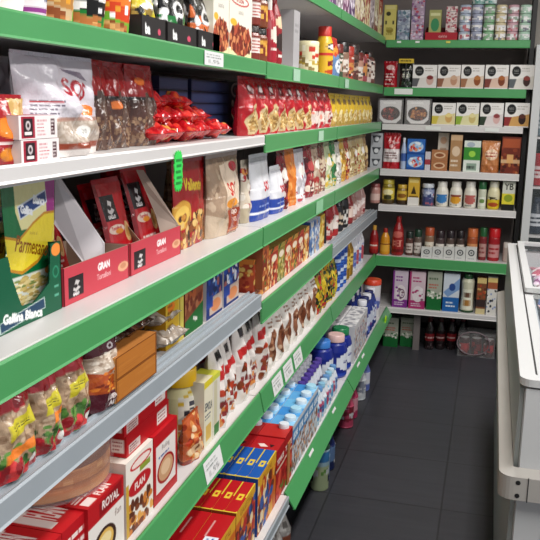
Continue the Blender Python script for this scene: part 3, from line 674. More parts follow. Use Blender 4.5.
# ================================================================== LEFT, third shelf (Z3)
def parm(c):
    c.r(0, 0, 1, 1, '#0f6b3a').r(.78, 0, 1, 1, '#a03088').p([(.22, 0), (.80, 0), (.80, .34), (.28, .34), (.2, .2)], '#e9e2a4').r(0, .05, .2, .36, '#12703c')
    c.p([(0, .36), (.22, .40), (.5, .30), (.75, .24), (1, .25), (1, .50), (.8, .52), (.55, .62), (.25, .67), (.02, .62)], '#c98a1e').p([(0, .38), (.22, .42), (.5, .32), (.75, .26), (1, .27), (1, .48), (.8, .50), (.55, .595), (.25, .645), (.02, .60)], '#f0d836')
    c.p([(.24, .16), (.80, .07), (.82, .17), (.27, .265)], '#dfe6f2').p([(.26, .17), (.79, .083), (.80, .163), (.285, .253)], '#1d3f7c').t('Gallina', .41, .20, .06, '#f2f5fa', wmax=.22, rot=12, bold=2).t('Blanca', .66, .145, .06, '#f2f5fa', wmax=.22, rot=12, bold=2)
    c.t('Parmesano', .47, .48, .12, '#8a4a12', wmax=.64, rot=13, shear=.2, bold=1).t('pasta al', .5, .385, .035, '#b08a2a', wmax=.3, rot=10)
    c.r(.0, .68, .78, 1, '#d4d9d0').n(.08, .70, .75, 1, ['#dcca8e', '#c9b06a', '#eadfae', '#b59a58', '#7c8a4a'], 170, .07, .012).e(.8, .70, .11, .035, '#f08a35').t('Al dente', .89, .62, .05, '#f2dcee', wmax=.28, rot=80)
    return c
y, w, h = fitL(-2, 56, 180, 340, Z3, -.775)
ty, tw, _ = fitL(-7, 62, 255, 345, Z3, -.742)
f1 = cv(tw, .125, 560, '#11583c'); f1.p([(.22, 0), (.26, .3), (.38, .72), (.55, .74), (.8, .55), (.84, .0)], None).r(.22, 0, .84, .05, None)
f1.p([(.06, .84), (.72, .72), (.73, .88), (.07, .985)], '#b7c9c4').p([(.075, .85), (.71, .735), (.72, .87), (.085, .97)], '#1c3f5c').t('Gallina Blanca', .4, .86, .12, '#eef2f0', wmax=.58, rot=6.5, bold=2)
f1.ring(.91, .42, .05, .09, .3, '#2f8a68').r(.88, .62, .95, .65, '#5fae92').r(.88, .75, .95, .78, '#5fae92').e(.925, .10, .075, .09, '#f58f3c')
PL('display_tray', tray(tw, .16, .125, .11, f1, '#11583c', '#0f4a33'), 'dark green display tray with cut-out front holding the cheese pasta pack', 'display tray', -.742, .16, ty, Z3)
PL('pasta_packet', pouch(w*.93, .014, .235, parm(cv(w*.87, .218, 680, '#ffffff')), wr=.02, seal=.02, seed=80, sealc='#e9e2a4'), 'green and yellow cheese pasta packet in the front of the green tray', 'pasta packet', -.765, .014, y+.004, Z3+.003)
PL('pasta_packet', pouch(w*.93, .014, .225, parm(cv(w, .215, 300, '#ffffff')), wr=.02, seal=.02, seed=81, sealc='#e9e2a4'), 'green and yellow cheese pasta packet hidden behind the front one', 'pasta packet', -.805, .014, y+.002, Z3+.003)
def galloblk(c, x0, y0, x1, y1):
    c.r(x0, y0, x1, y1, '#221a1e'); mx, my, sx, sy = (x0+x1)/2, (y0+y1)/2, x1-x0, y1-y0
    c.p([(mx-.2*sx, my+.15*sy), (mx, my-.3*sy), (mx+.25*sx, my-.2*sy), (mx+.1*sx, my), (mx+.3*sx, my+.12*sy), (mx, my+.28*sy)], '#c9c4c4').e(mx-.02*sx, my+.0*sy, .12*sx, .1*sy, '#221a1e'); return c.t('GALLO', mx, y0+.86*sy, .13*sy, '#f2eeee', wmax=sx*.8, bold=1)
def trayfront(c):
    galloblk(c, .06, .30, .27, .86); c.t('GRAN', .58, .32, .19, '#f7eeee', wmax=.3, bold=2).t('Tortelloni', .58, .60, .15, '#f0c9cc', wmax=.46).e(.90, .58, .09, .14, '#e0a884').e(.9, .56, .05, .08, '#c98a66'); return c
def gran(c):
    c.r(0, 0, 1, 1, '#c21622').r(0, 0, .1, 1, '#8e0f1a').r(.12, .05, .2, .9, '#c9474e'); galloblk(c, .10, .14, .58, .44)
    c.e(.40, .55, .27, .055, '#f2d9c9').t('Tortelloni', .40, .535, .04, '#c9353c', wmax=.42, bold=1).e(.47, .575, .14, .03, '#f0962e').e(.80, .60, .13, .12, '#e5b87a').e(.80, .60, .08, .07, '#cf9654').l(.2, .74, .8, .90, '#f0d4d0', 3).r(.62, .93, .82, .97, '#e9e4e4'); return c
def flap3(pts, c):
    """a torn cardboard flap standing in its tray: outline corners given where they stand (Y, Z, X), 2.5 mm thick"""
    mb = MB(); f = [(p[2], p[0], p[1]) for p in pts]; g = [(x, yy+.0025, z) for x, yy, z in f]
    mb.face(f, c); mb.face(g[::-1], c)
    for i in range(len(f)): j = (i+1) % len(f); mb.face([f[j], f[i], g[i], g[j]], c)
    return mb
def R3(px, py, X): q = onX(px, py, X); return (q[0], q[1], X)
for k, (a, b_, fl_) in enumerate(((62, 129, [([R3(54, 176, -.83), R3(54, 224, -.83), R3(87, 268, -.772), R3(104, 268, -.75), R3(104, 243, -.75), R3(60, 178, -.83)], '#d8d2d6')]),
                               (130, 181, [([R3(128, 226, -.80), R3(131, 242, -.80), R3(140, 264, -.765), R3(149, 262, -.752), R3(149, 252, -.752)], '#a58c7c'), ([R3(136, 170, -.81), R3(146, 192, -.80), R3(156, 216, -.785), R3(165, 250, -.76), R3(179, 246, -.748), R3(179, 226, -.748), R3(143, 170, -.81)], '#a89488')]))):
    y, w, h = fitL(a, b_, 225, 270, Z3, -.742)
    o = PL('display_tray', tray(w*.985, .15, .072, .072, trayfront(cv(w, .072, 520, '#c4404e')), '#c4404e', '#b39a88'), ['red display tray with pale inner flap beside the green tray', 'second red display tray, with brown inner flaps showing'][k], 'display tray', -.742, .15, y, Z3)
    for pts, fc in fl_:
        q = flap3([(p[0]-0, max(p[1], Z3+.006), p[2]) for p in pts], fc)
        ob = link(bpy.data.objects.new('side_flap', q.mesh('side_flap', CARD)), o); bpy.context.view_layer.update(); ob.matrix_parent_inverse = o.matrix_world.inverted()
pk = [(76, 104, 'red pasta packet with black emblem half hidden by the pale flap', .19), (110, 138, 'red pasta packet with black emblem and yellow oval, in the first red tray', .205), (141, 166, 'red pasta packet with black emblem, in the second red tray', .225)]
for k, (a, b_, lab, hh) in enumerate(pk):
    y, w, h = fitL(a, b_, 225, 260, Z3, -.765)
    for j in range(2):
        o = PL('pasta_packet', pouch(w*.96, .017, hh-.012*j, gran(cv(w, .2, 560, '#aa1111')), wr=.04, seal=.06, m=FILM, seed=90+j+5*k, sealc='#a80f1c'), lab if j == 0 else lab.replace('red pasta packet', 'rear red pasta packet'), 'pasta packet', (-.772 if k else -.825)-.036*j, .03, y+[0, .05, .042][k]+.002*j, Z3+.006)
        o.rotation_euler[0] = -.24
def valiente(c): return c.r(0, 0, 1, 1, '#a5141c').t('Valiente', .55, .27, .13, '#f0d02e', wmax=.8, bold=2, rot=4).e(.2, .6, .25, .17, '#d9a03a').e(.2, .6, .17, .11, '#efc55c').n(.1, .62, .95, 1, ['#c98a3a', '#e5c078', '#8a4a1e', '#a3622a', '#4a2a14'], 110, .045)
y, w, h = fitL(168, 197, 178, 258, Z3, -.77)
for k in range(2):
    PL('pasta_packet', pouch(w*1.15, .03, .235, valiente(cv(w*1.15, .22, 380, '#aa1111')), seed=100+k, sealc='#8e0f17'), ['red pasta packet with yellow lettering beside the neon ticket', 'red pasta packet with yellow lettering, behind the neon ticket, nearer the trays'][k], 'pasta packet', [-.745, -.90][k], .05, y+.038-.08*k, Z3)
y, w, h = fitL(196, 209, 165, 250, Z3, -.775)
PL('snack_bag', pouch(.09, .05, .21, cv(.09, .2, 380, '#a5865e').n(0, 0, 1, 1, ['#8a6a44', '#c9a878', '#6a4a2c', '#b5966a'], 120, .05).r(.6, .25, .8, .75, '#1c1816').e(.55, .14, .2, .06, '#e4e0da'), m=SHINY, seed=110), 'narrow clear bag with black strip beside the brown rice', 'bag', -.86, .05, y+.05, Z3)
def brownrice(c): return c.r(0, 0, 1, 1, '#a58a72').n(0, 0, 1, 1, ['#b89c82', '#8e735c', '#c4ab92'], 120, .03).p([(.3, .1), (.8, .05), (.85, .62), (.3, .66)], '#ead4bd').t('SOS', .56, .42, .15, '#c42a22', wmax=.4, bold=3).e(.52, .6, .2, .07, '#ef9a35').r(.35, .68, .85, .98, '#9c3c20').t('ROJO', .6, .74, .07, '#f3e4d8', wmax=.36, bold=1).t('RICE', .6, .83, .05, '#f3e4d8', wmax=.3).r(.36, .94, .84, .96, '#d9833a').e(.74, .14, .13, .07, '#b0283c').p([(0, .7), (.33, .8), (.33, 1), (0, 1)], '#c9b49c')
y, w, h = fitL(206, 238, 165, 238, Z3, -.755)
PL('rice_bag', pouch(w*.96, .07, .235, brownrice(cv(w, .22, 420, '#a58a72')), m=SHINY, seed=111, sealc='#a8948a'), 'clear bag of brown rice with cream label and red letters', 'rice bag', -.72, .08, y, Z3)
y2, w2, _ = fitL(236, 251, 165, 230, Z3, -.76)
PL('rice_bag', pouch(w2*.8, .05, .2, cv(.1, .2, 350, '#d9cbb8').n(0, .1, 1, .9, ['#b5282e', '#4a241e', '#efe6da', '#d98a3a', '#8c1f24'], 60, .09).r(0, .75, 1, 1, '#b8aa90'), seed=112), 'narrow bag with red, brown and cream shapes beside the brown rice', 'rice bag', -.735, .05, y2+.025, Z3)
def blurice(c): return c.r(0, 0, 1, 1, '#e6e6ec').r(0, .66, 1, 1, '#2444a0').t('SOS', .58, .47, .14, '#c42430', wmax=.55, bold=3).r(0, .86, 1, .895, '#e9ebf2').l(.2, .74, .9, .8, '#8fa4dd', 1).r(.05, .05, .95, .1, '#cfcfd8')
y, w, h = fitL(249, 268, 160, 222, Z3, -.74)
PL('rice_bag', pouch(w*.95, .06, .215, blurice(cv(w, .21, 380, '#ffffff')), wr=.02, seed=113), 'tall white and blue rice bag with red letters', 'rice bag', -.715, .06, y, Z3)
y, w, h = fitL(267, 279, 172, 216, Z3, -.73)
PL('rice_bag', pouch(w*1.0, .055, .165, blurice(cv(w*1.1, .16, 380, '#ffffff')), wr=.02, seed=114), 'shorter white and blue rice bag with red letters', 'rice bag', -.705, .055, y+.03, Z3)
far = [(2.870, 0.095, .22, '#7c1620', ['#b5303a', '#e3d0c8', '#5a0f18'], 'dark red grain bag between the white-blue and the orange bag', 0),
       (3.000, 0.120, .215, '#d9772a', ['#e08a3c', '#c2621e', '#eaa25a'], 'orange lentil bag on the third shelf', 0),
       (3.150, 0.140, .205, '#cfcad2', ['#e9e6ec', '#b9303c', '#a9a4ae', '#f2f0f4'], 'clear bag with white label and red marks beside the orange bag', 1),
       (3.310, 0.120, .22, '#8a1f2a', ['#b54a4a', '#e5d6c6', '#5a1c22'], 'deep red grain packet after the clear bag', 0),
       (3.440, 0.115, .215, '#b59a84', ['#8c6a54', '#d9c6b0', '#a4302c'], 'tan and red grain packet in the far half of the third shelf', 1),
       (3.570, 0.115, .22, '#6d3a34', ['#c9b49a', '#8a4a3c', '#e3d4c0'], 'brown pasta packet next to the green-topped packet', 0),
       (3.700, 0.120, .21, '#b8c49a', ['#3a7a3a', '#e0dcc0', '#d9b84a'], 'pale green packet with yellow foot on the third shelf', 1),
       (3.830, 0.115, .22, '#2f7a44', ['#d9d6c4', '#3a5a34', '#c9b45a'], 'dark green topped packet on the third shelf', 0),
       (3.955, 0.115, .20, '#d9d4cc', ['#b9b2a6', '#efece6', '#8a8478'], 'milky white packet beside the dark green topped one', 1),
       (4.080, 0.118, .215, '#d0a43c', ['#8a6420', '#eed89a', '#b9802a'], 'golden pasta packet on the third shelf', 0),
       (4.205, 0.118, .21, '#a9392c', ['#e5c9a0', '#7a241e', '#d9963c'], 'red-brown pasta packet in the far part of the third shelf', 0),
       (4.330, 0.118, .215, '#c9b48a', ['#a58a54', '#e9dcb8', '#8a6a34'], 'straw-coloured spaghetti packet, nearest of the far pasta', 0),
       (4.455, 0.118, .21, '#b9a070', ['#8a7040', '#e3d4a8', '#7a3428'], 'khaki spaghetti packet with brown flecks', 0),
       (4.580, 0.118, .22, '#c4ae7c', ['#e9d9a8', '#9c8450', '#b8442c'], 'sand-coloured spaghetti packet with orange flecks', 0),
       (4.705, 0.118, .215, '#d3bd84', ['#f0e4bc', '#a88e54'], 'light yellow spaghetti packet near the corner', 0),
       (4.830, 0.112, .21, '#a9885c', ['#d9c08c', '#6a4a2c'], 'brown-yellow spaghetti packet last before the corner', 0)]
for i, (yy, ww, hh, c0, cs, lab, sh) in enumerate(far):
    c = cv(ww, hh, 300, c0); c.n(0, .15, 1, 1, cs, 45, .1).r(0, 0, 1, .2, c0).e(.5, .38, .32, .1, cs[0] if i % 2 else '#e9e2da').l(.2, .8, .8, .95, cs[-1], 2)
    PL('grain_bag' if i < 6 else 'pasta_packet', pouch(ww, .055, hh, c, m=SHINY if sh else FILM, seed=120+i), lab, 'grain bag' if i < 6 else 'pasta packet', -.71, .055, yy, Z3, dr=-.05)

# ================================================================== LEFT, fourth shelf (Z4)
def chick(c):
    c.r(0, 0, 1, 1, '#a98d72').n(0, 0, 1, .75, ['#bfa284', '#94785e', '#cdb498', '#86684e'], 170, .05).r(0, 0, 1, .30, '#a01a22').n(0, 0, 1, .3, ['#8a141c', '#b5303a'], 12, .08)
    c.n(0, .68, 1, 1, ['#3f6a2c', '#5a8a3a', '#2c4c20', '#6b9a48'], 70, .06).n(0, .84, 1, 1, ['#b3202a', '#d03a3a', '#8e1a20'], 22, .09).e(.75, .9, .1, .05, '#e9e6e0'); return c.p([(.22, .42), (.86, .34), (.86, .50), (.22, .58)], '#cabd2c').l(.28, .43, .8, .49, '#6a6420', 2)
lab3 = ['bag of chickpeas with yellow label, nearest the camera at the left edge', 'bag of chickpeas with yellow label and orange ticket, middle of three', 'bag of chickpeas with yellow label beside the maroon bean bag']
for i, (a, b_, m_) in enumerate(((-14, 29, 460), (29, 55, 430), (54, 84, 405))):
    y, w, h = fitL(a, b_, m_-30, m_+35, Z4[0], -.705); c = chick(cv(w, .165, 480, '#a98d72'))
    if i < 2: c.p([(.15+.25*i, .70-.10*i), (.75+.2*i, .65-.10*i), (.75+.2*i, .75-.10*i), (.15+.25*i, .80-.10*i)], '#f28430')
    PL('chickpea_bag', pouch(w*1.06, .06, .165, c, m=SHINY, wr=.05, seed=140+i, sealc='#a01a22'), lab3[i], 'chickpea bag', -.676-.002*i, .06, y, Z4[0]+.0075)
def beans(c): return c.r(0, 0, 1, 1, '#4d1520').r(0, .33, 1, .6, '#b9a694').n(0, .33, 1, .62, ['#d6c6b6', '#b9a694', '#e6dacb', '#9c8674'], 200, .05, .014).p([(0, .50), (.3, .56), (.7, .64), (1, .62), (1, .78), (.5, .82), (0, .76)], '#a8481e').n(.0, .5, 1, .8, ['#d97a2a', '#b3541c', '#e6a040', '#7a2c18'], 70, .06, .018, ell=(.5, .66, .5, .14)).r(0, .80, 1, 1, '#4a1420').t('LUENGO', .55, .87, .055, '#e9dcd8', wmax=.7, bold=1).t('ALUBIA', .6, .95, .06, '#f2e8e4', wmax=.6, bold=1).e(.6, .27, .09, .04, '#d9cdd0').e(.6, .27, .05, .022, '#4d1520')
y, w, h = fitL(83, 113, 350, 425, Z4[0], -.708)
PL('bean_bag', pouch(w, .065, .17, beans(cv(w, .168, 560, '#4d1520')), wr=.03, seed=145, sealc='#4d1520'), 'maroon bag of white beans beside the orange-brown boxes', 'bean bag', -.676, .065, y, Z4[0]+.0075)
y, w, h = fitL(115, 157, 342, 392, Z4[0], -.675)
def wood(c): return c.n(0, 0, 1, 1, ['#b5702e', '#bd7a36', '#a9662a'], 18, .25, .02).r(.0, .0, 1, .05, '#7c4316').r(0, .94, 1, 1, '#7c4316').r(0, 0, .03, 1, '#7c4316').r(.97, 0, 1, 1, '#7c4316').r(.05, .12, .062, .88, '#9a5820')
for k in range(2):
    PL('orange_box', box_mesh(w*.98, .11, .046, wood(cv(w, .046, 420, '#b5702e')), '#cf9350', '#b5753a'), ['plain orange-brown carton, lower of the stacked pair', 'plain orange-brown carton, upper of the stacked pair'][k], 'carton', -.675, .11, y, Z4[0]+.0072+.0467*k)
for k, (yy, lab) in enumerate(((y-.05, 'dark brown wrinkled bag lying on the orange-brown cartons, nearer one'), (y+.068, 'dark brown wrinkled bag lying on the orange-brown cartons, farther one'))):
    c = cv(.12, .1, 260, '#3a2018').n(0, 0, 1, 1, ['#54301f', '#2a1612', '#7a5644', '#40241a'], 60, .07)
    o = put('coffee_bag', pouch(.115, .035, .10, c, stand=False, m=SHINY, wr=.12, seed=150+k), lab, 'bag', (-.69, yy, Z4[0]+.101+.021), HP); o.rotation_euler = (-HP+.02, 0, HP)
y, w, h = fitL(158, 190, 345, 385, Z4[0], -.71)
for k in range(2):
    c = cv(.14, .1, 300, '#a3968a').n(0, 0, 1, 1, ['#bdb2a6', '#8f8174', '#d6cdc4', '#9a8a7a', '#75685c'], 110, .05)
    o = put('clear_bag', pouch([.15, .13][k], .045, .11, c, stand=False, m=FILM, wr=.09, seed=155+k), ['crumpled clear bag lying beside the orange-brown cartons', 'crumpled clear bag lying on another, in front of the green box'][k], 'bag', (-.70-.02*k, y+.0+.008*k, Z4[0]+.033+.047*k), HP); o.rotation_euler = (-HP, 0, HP)
y, w, h = fitL(150, 172, 310, 335, Z4[0], -.85)
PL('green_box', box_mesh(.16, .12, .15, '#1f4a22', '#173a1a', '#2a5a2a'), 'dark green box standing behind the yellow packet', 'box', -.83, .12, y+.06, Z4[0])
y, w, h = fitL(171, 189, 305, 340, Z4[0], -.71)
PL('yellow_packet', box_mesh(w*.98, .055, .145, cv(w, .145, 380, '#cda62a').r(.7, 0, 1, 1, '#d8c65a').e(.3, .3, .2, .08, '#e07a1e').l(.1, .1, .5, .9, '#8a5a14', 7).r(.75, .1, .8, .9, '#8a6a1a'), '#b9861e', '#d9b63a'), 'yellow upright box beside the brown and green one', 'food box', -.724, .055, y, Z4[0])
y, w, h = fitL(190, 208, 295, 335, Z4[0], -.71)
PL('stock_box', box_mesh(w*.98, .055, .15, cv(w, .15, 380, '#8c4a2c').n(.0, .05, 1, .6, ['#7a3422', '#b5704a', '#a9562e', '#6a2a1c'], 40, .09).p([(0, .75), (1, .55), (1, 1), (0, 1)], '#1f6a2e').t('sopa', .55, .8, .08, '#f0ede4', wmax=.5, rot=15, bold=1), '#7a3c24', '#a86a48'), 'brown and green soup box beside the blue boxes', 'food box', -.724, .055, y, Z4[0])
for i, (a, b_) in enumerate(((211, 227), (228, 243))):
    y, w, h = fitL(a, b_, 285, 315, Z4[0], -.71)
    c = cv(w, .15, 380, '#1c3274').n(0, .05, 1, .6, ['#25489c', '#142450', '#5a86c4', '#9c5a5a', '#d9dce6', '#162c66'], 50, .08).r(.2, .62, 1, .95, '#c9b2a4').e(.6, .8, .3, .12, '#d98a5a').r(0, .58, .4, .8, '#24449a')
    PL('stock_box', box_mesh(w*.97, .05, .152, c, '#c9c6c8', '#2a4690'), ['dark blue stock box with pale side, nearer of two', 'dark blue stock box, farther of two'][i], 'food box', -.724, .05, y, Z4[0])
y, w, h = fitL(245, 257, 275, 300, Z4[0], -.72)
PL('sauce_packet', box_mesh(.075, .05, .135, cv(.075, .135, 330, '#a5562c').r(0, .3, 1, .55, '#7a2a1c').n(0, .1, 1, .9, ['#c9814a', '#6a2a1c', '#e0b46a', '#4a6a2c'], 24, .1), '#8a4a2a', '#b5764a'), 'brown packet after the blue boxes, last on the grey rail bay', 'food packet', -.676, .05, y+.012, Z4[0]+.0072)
pc_ = [('#a8452c', ['#d9813a', '#e6c06a', '#8a2a1c']), ('#b8622e', ['#e0a04a', '#7a3018', '#f0d8a0']), ('#a83a2a', ['#d96a3a', '#e9c890', '#701c16']), ('#8c7a3a', ['#b9a04a', '#5a6a2a', '#d9c88a']), ('#b04028', ['#e07a3a', '#8c2018', '#e9d0a0']), ('#b5552a', ['#d9a04a', '#7a2a18', '#5a7a34']), ('#a0302a', ['#d0503a', '#e6c49a', '#6a1816']), ('#c0703a', ['#e9b05a', '#8c4020', '#f0dca8'])]
for i in range(8):
    a, b2 = pc_[i]; c = cv(.10, .135, 320, a).n(0, .3, 1, 1, b2, 44, .09).r(0, 0, 1, .12, b2[0]).e(.5, .28, .35, .09, '#ead9c0').p([(0, .12), (.25, .0), (.5, 0), (.2, .12)], '#2c5a2c')
    tp = Cv(10, 8, '#c9a050'); [tp.p([(.25*q, 0), (.25*q+.12, 0), (.25*q+.02, 1), (.25*q-.1, 1)], '#2a3a20') for q in range(5)]
    PL('soup_box', box_mesh(.099, .07, .135, c, a if i else cv(.07, .135, 320, a).n(0, 0, 1, 1, b2, 30, .1).r(0, 0, 1, .12, b2[0]), tp), f'red-orange soup box with striped top, {ORD[i]} in the row over the green fourth rail', 'soup box', -.70, .07, 2.475+i*.1015, Z4[1], 'red-orange soup boxes')
for i, (c0, cs, lab) in enumerate((('#6a86b4', ['#3a5a94', '#c9d4e4', '#e6d9c0'], 'blue soup box with pale patches after the striped soup boxes'), ('#8a9cc0', ['#44629a', '#d9dfe8', '#c9a070'], 'pale blue soup box beside the first blue one'), ('#d3ae3a', ['#efd98a', '#9c7a20', '#b5562a'], 'yellow soup box at the end of the green fourth rail'))):
    c = cv(.1, .14, 300, c0).n(0, .1, 1, 1, cs, 40, .1)
    PL('soup_box', box_mesh(.099, .06, .145, c, cs[0], cs[1]), lab, 'soup box', -.70, .06, 3.30+i*.102, Z4[1])
bt = [('#1d1a1c', '#0f0f10', '#3a2c2c'), ('#9c1f24', '#d9c9c0', '#c23a34'), ('#a8282a', '#e9dcd4', '#1a1a1c'), ('#26232a', '#c9b49c', '#101012'), ('#1f1c20', '#d9d4ce', '#241c1c'), ('#8e2a2c', '#e9d0c4', '#b02a2c'), ('#a87c74', '#e9dcd8', '#c9a8a0'), ('#b58a84', '#e6d4ce', '#9a3a3a'), ('#c49a94', '#f0e2de', '#8a2a30')]
for i, (c0, c1, cc) in enumerate(bt):
    c = cv(.1, .16, 260, c0).r(0, .4, 1, .78, c1).n(0, .35, 1, .85, [c0, c1, cc], 14, .1)
    PL('sauce_bottle', bottle(.08, .19, [SQUEEZE, JUG, MILK][i % 3], c, cc), f'dark or red sauce bottle behind the far grey rail, {ORD[i]} towards the corner', 'bottle', -.715, .08, 3.69+i*.148, Z4[2], 'sauce bottles behind the far grey rail')

# ================================================================== LEFT, fifth shelf (Z5)
def redbox_txt(c): return c.l(.06, .12, .94, .4, '#f0dcd8', 2).r(.08, .5, .3, .9, '#e9d8d4').t('FLAN', .55, .72, .3, '#f4e6e2', wmax=.4, bold=1)
y0 = onX(0, 520, -.70)[0]
for i in range(3):
    PL('dessert_box', box_mesh(.112, .26, .15, redbox_txt(cv(.112, .15, 420, '#b5151f')), '#b5151f', redbox_txt(cv(.112, .26, 380, '#c21a22').l(.1, .5, .9, .62, '#f0dcd8', 2))), f'red dessert box with white print under the round sponge cake, {ORD[i]} from the left edge', 'dessert box', -.71, .26, 1.05+i*.114, Z5, 'red dessert boxes under the cake')
ck = MB()
def spg(c): return c.r(0, 0, 1, 1, '#c47d42').n(0, 0, 1, 1, ['#b8703a', '#cf8c50', '#aa6230', '#d89c62'], 120, .03, .05).r(0, 0, 1, .3, '#7a3d1c').r(0, .62, 1, .66, '#8e4e24').r(0, .8, 1, 1, '#c08a54')
ck.lathe([(.138, 0), (.146, .006), (.147, .05), (.146, .075), (.138, .09)], spg(cv(.43, .09, 260, '#b5713c')), 44, capc='#7a3d1c')
wrp = MB().lathe([(.150, -.001), (.155, .008), (.155, .07), (.146, .098)], '#ffffff', 44)
put('sponge_cake', [('cake', ck.mesh('cake', PLAS)), ('wrap', wrp.mesh('wrap', CLEAR))], 'large round brown sponge cake in clear wrap on the red boxes', 'cake', (-.868, 1.41, Z5+.1575))
def flanbox(c): return c.r(0, 0, 1, 1, '#e9e2dc').r(0, 0, 1, .30, '#b5161f').p([(.3, .08), (.94, .03), (.94, .24), (.3, .28)], '#8c0f18').t('ROYAL', .62, .155, .11, '#f3e4e0', wmax=.5, rot=4, bold=1).e(.42, .70, .34, .24, '#3a2018').e(.44, .68, .24, .17, '#e0b45a').e(.44, .66, .18, .1, '#efd9a0').t('flan', .82, .42, .1, '#6a3a2a', wmax=.2)
y, w, h = fitL(89, 125, 487, 560, Z5, -.70)
PL('dessert_box', box_mesh(w, .05, .155, flanbox(cv(w, .155, 480, '#ffffff')), '#b5161f', redbox_txt(cv(w, .05, 480, '#b5161f'))), 'white dessert box with red slanted banner and flan picture', 'dessert box', -.702, .05, y, Z5)
y, w, h = fitL(126, 153, 450, 525, Z5, -.70)
def maizena(c): return c.r(0, 0, 1, 1, '#ece4da').e(.55, .13, .4, .075, '#c4222a').e(.55, .13, .34, .05, '#f0dcd4').r(.5, .2, .9, .28, '#8a9a3a').e(.5, .42, .42, .12, '#b81c24').t('FLAN', .5, .42, .09, '#f2e4de', wmax=.6, bold=1).n(0, .62, 1, 1, ['#c9772e', '#7a3a1c', '#e0a04a', '#5c2a18'], 50, .08).r(0, .3, .1, 1, '#c9a03a')
PL('dessert_box', box_mesh(w, .06, .175, maizena(cv(w, .175, 450, '#ffffff')), '#dcd4c8', '#efe6dc'), 'tall cream box with red oval logos under the red boxes', 'dessert box', -.70, .06, y, Z5)
y, w, h = fitL(154, 177, 440, 510, Z5, -.70)
def pudding(c): return c.r(0, 0, 1, 1, '#b3121c').r(.1, .18, .92, .86, '#e6dcd8').e(.5, .6, .36, .2, '#a01018').e(.5, .6, .3, .165, '#c99a74').e(.5, .58, .2, .1, '#e0bc98').t('Puding', .5, .27, .09, '#4a2a2e', wmax=.7).l(.2, .34, .8, .4, '#5a6a9a', 1)
PL('dessert_box', box_mesh(w*1.02, .06, .175, pudding(cv(w, .175, 450, '#ffffff')), '#a8101a', '#b8141e'), 'red dessert box with round bowl picture beside the cream box', 'dessert box', -.70, .06, y, Z5)
y, w, h = fitL(122, 168, 405, 455, Z5, -.70)
def redlid(c): return c.r(.05, .5, .3, .92, '#d8c0bc').l(.07, .55, .28, .9, '#7a2a2a', 3).r(.7, .2, .95, .8, '#efe2de').l(.72, .25, .93, .75, '#a03038', 3)
for k in range(2):
    PL('dessert_box', box_mesh(w*.95, .12, .05, redlid(cv(w, .05, 450, '#b8121c')), redlid(cv(.12, .05, 450, '#b8121c')), '#c4161f'), ['flat red box lying across the tall boxes, lower of two', 'flat red box lying across the tall boxes, upper of two'][k], 'dessert box', -.715, .11, y+.035-.01*k, Z5+.1765+.0507*k)
for i, (a, b_) in enumerate(((179, 193),)):
    y, w, h = fitL(a, b_, 430, 480, Z5, -.73)
    c = cv(.13, .17, 380, '#b5542a').n(0, 0, 1, 1, ['#d98a4a', '#8a2f1c', '#e9c9a0', '#c4401e', '#e0a868'], 60, .09).e(.4, .7, .25, .12, '#d9b08a').e(.4, .7, .12, .06, '#8a4a2a')
    PL('biscuit_bag', pouch(.12, .05, .125, c, m=SHINY, seed=170), 'orange-red biscuit bag between the red box and the yellow-lidded tub', 'biscuit bag', -.695, .05, y+.005, Z5)
def crepe(c): return c.r(0, 0, 1, 1, '#e3dca8').r(.06, .15, .94, .95, '#e9e4d6').t('Crepes', .5, .4, .15, '#3a3a44', wmax=.6, shear=.3, bold=1).r(.3, .22, .72, .29, '#4a4a54').n(.1, .6, .9, .95, ['#e0a050', '#c9702e', '#efd9a8'], 30, .06).ring(.5, .5, .45, .45, .08, '#d8b42a')
y, w, h = fitL(176, 196, 380, 450, Z5, -.745)
PL('batter_bottle', bottle(.105, .225, MAYO, crepe(cv(.16, .18, 400, '#eeeeee')), '#e3b41c', capr=.9), 'cream tub with wide yellow lid beside the biscuit bag', 'tub', -.725, .105, y+.03, Z5)
yb_ = onX(203, 415, -.70)[0]
def corn(c): return c.r(0, 0, 1, 1, '#e3dcc4').t('SEMOLA', .5, .4, .12, '#39404e', wmax=.85, rot=6, bold=1).l(.1, .5, .9, .6, '#5a6070', 2).r(.2, .68, .8, .92, '#d9b25a').r(0, 0, 1, .1, '#d8c62c')
PL('semolina_box', box_mesh(.07, .06, .19, corn(cv(.07, .19, 430, '#ffffff')), '#d9d2bc', '#d8d0b0'), 'pale box with dark lettering and yellow top beside the tub', 'food box', -.70, .06, yb_+.045, Z5)
PL('semolina_box', box_mesh(.06, .06, .185, cv(.06, .185, 380, '#dcd6ca').r(.15, .1, .6, .9, '#c9c2a4').r(.2, .8, .9, .97, '#3f7a3c').r(0, 0, 1, .08, '#c6cc4a'), '#d6cfc0', '#c9c83a'), 'pale box with green foot next to the white bags', 'food box', -.70, .06, yb_+.112, Z5)
def whitebag(c): return c.r(0, 0, 1, 1, '#dfd8d4').r(.3, .05, .7, .16, '#262024').p([(.1, .3), (.9, .22), (.9, .32), (.1, .42)], '#b8282a').n(.1, .5, .9, .95, ['#b8402a', '#7a3a24', '#e0d4cc', '#e8e2de', '#d98a4a'], 30, .1).l(.2, .62, .8, .9, '#8a3a3a', 2)
for i in range(5):
    PL('flour_bag', pouch(.112, .075, [.25, .24, .262, .25, .26][i], whitebag(cv(.112, .2, 360, '#dddddd')), wr=.05, seed=180+i, sealc='#e3dcd8'), f'white flour bag with small black square, {ORD[i]} from the pale boxes', 'flour bag', -.70-.01*(i % 2), .07, yb_+.19+i*.112, Z5, 'white flour bags on the fifth shelf')
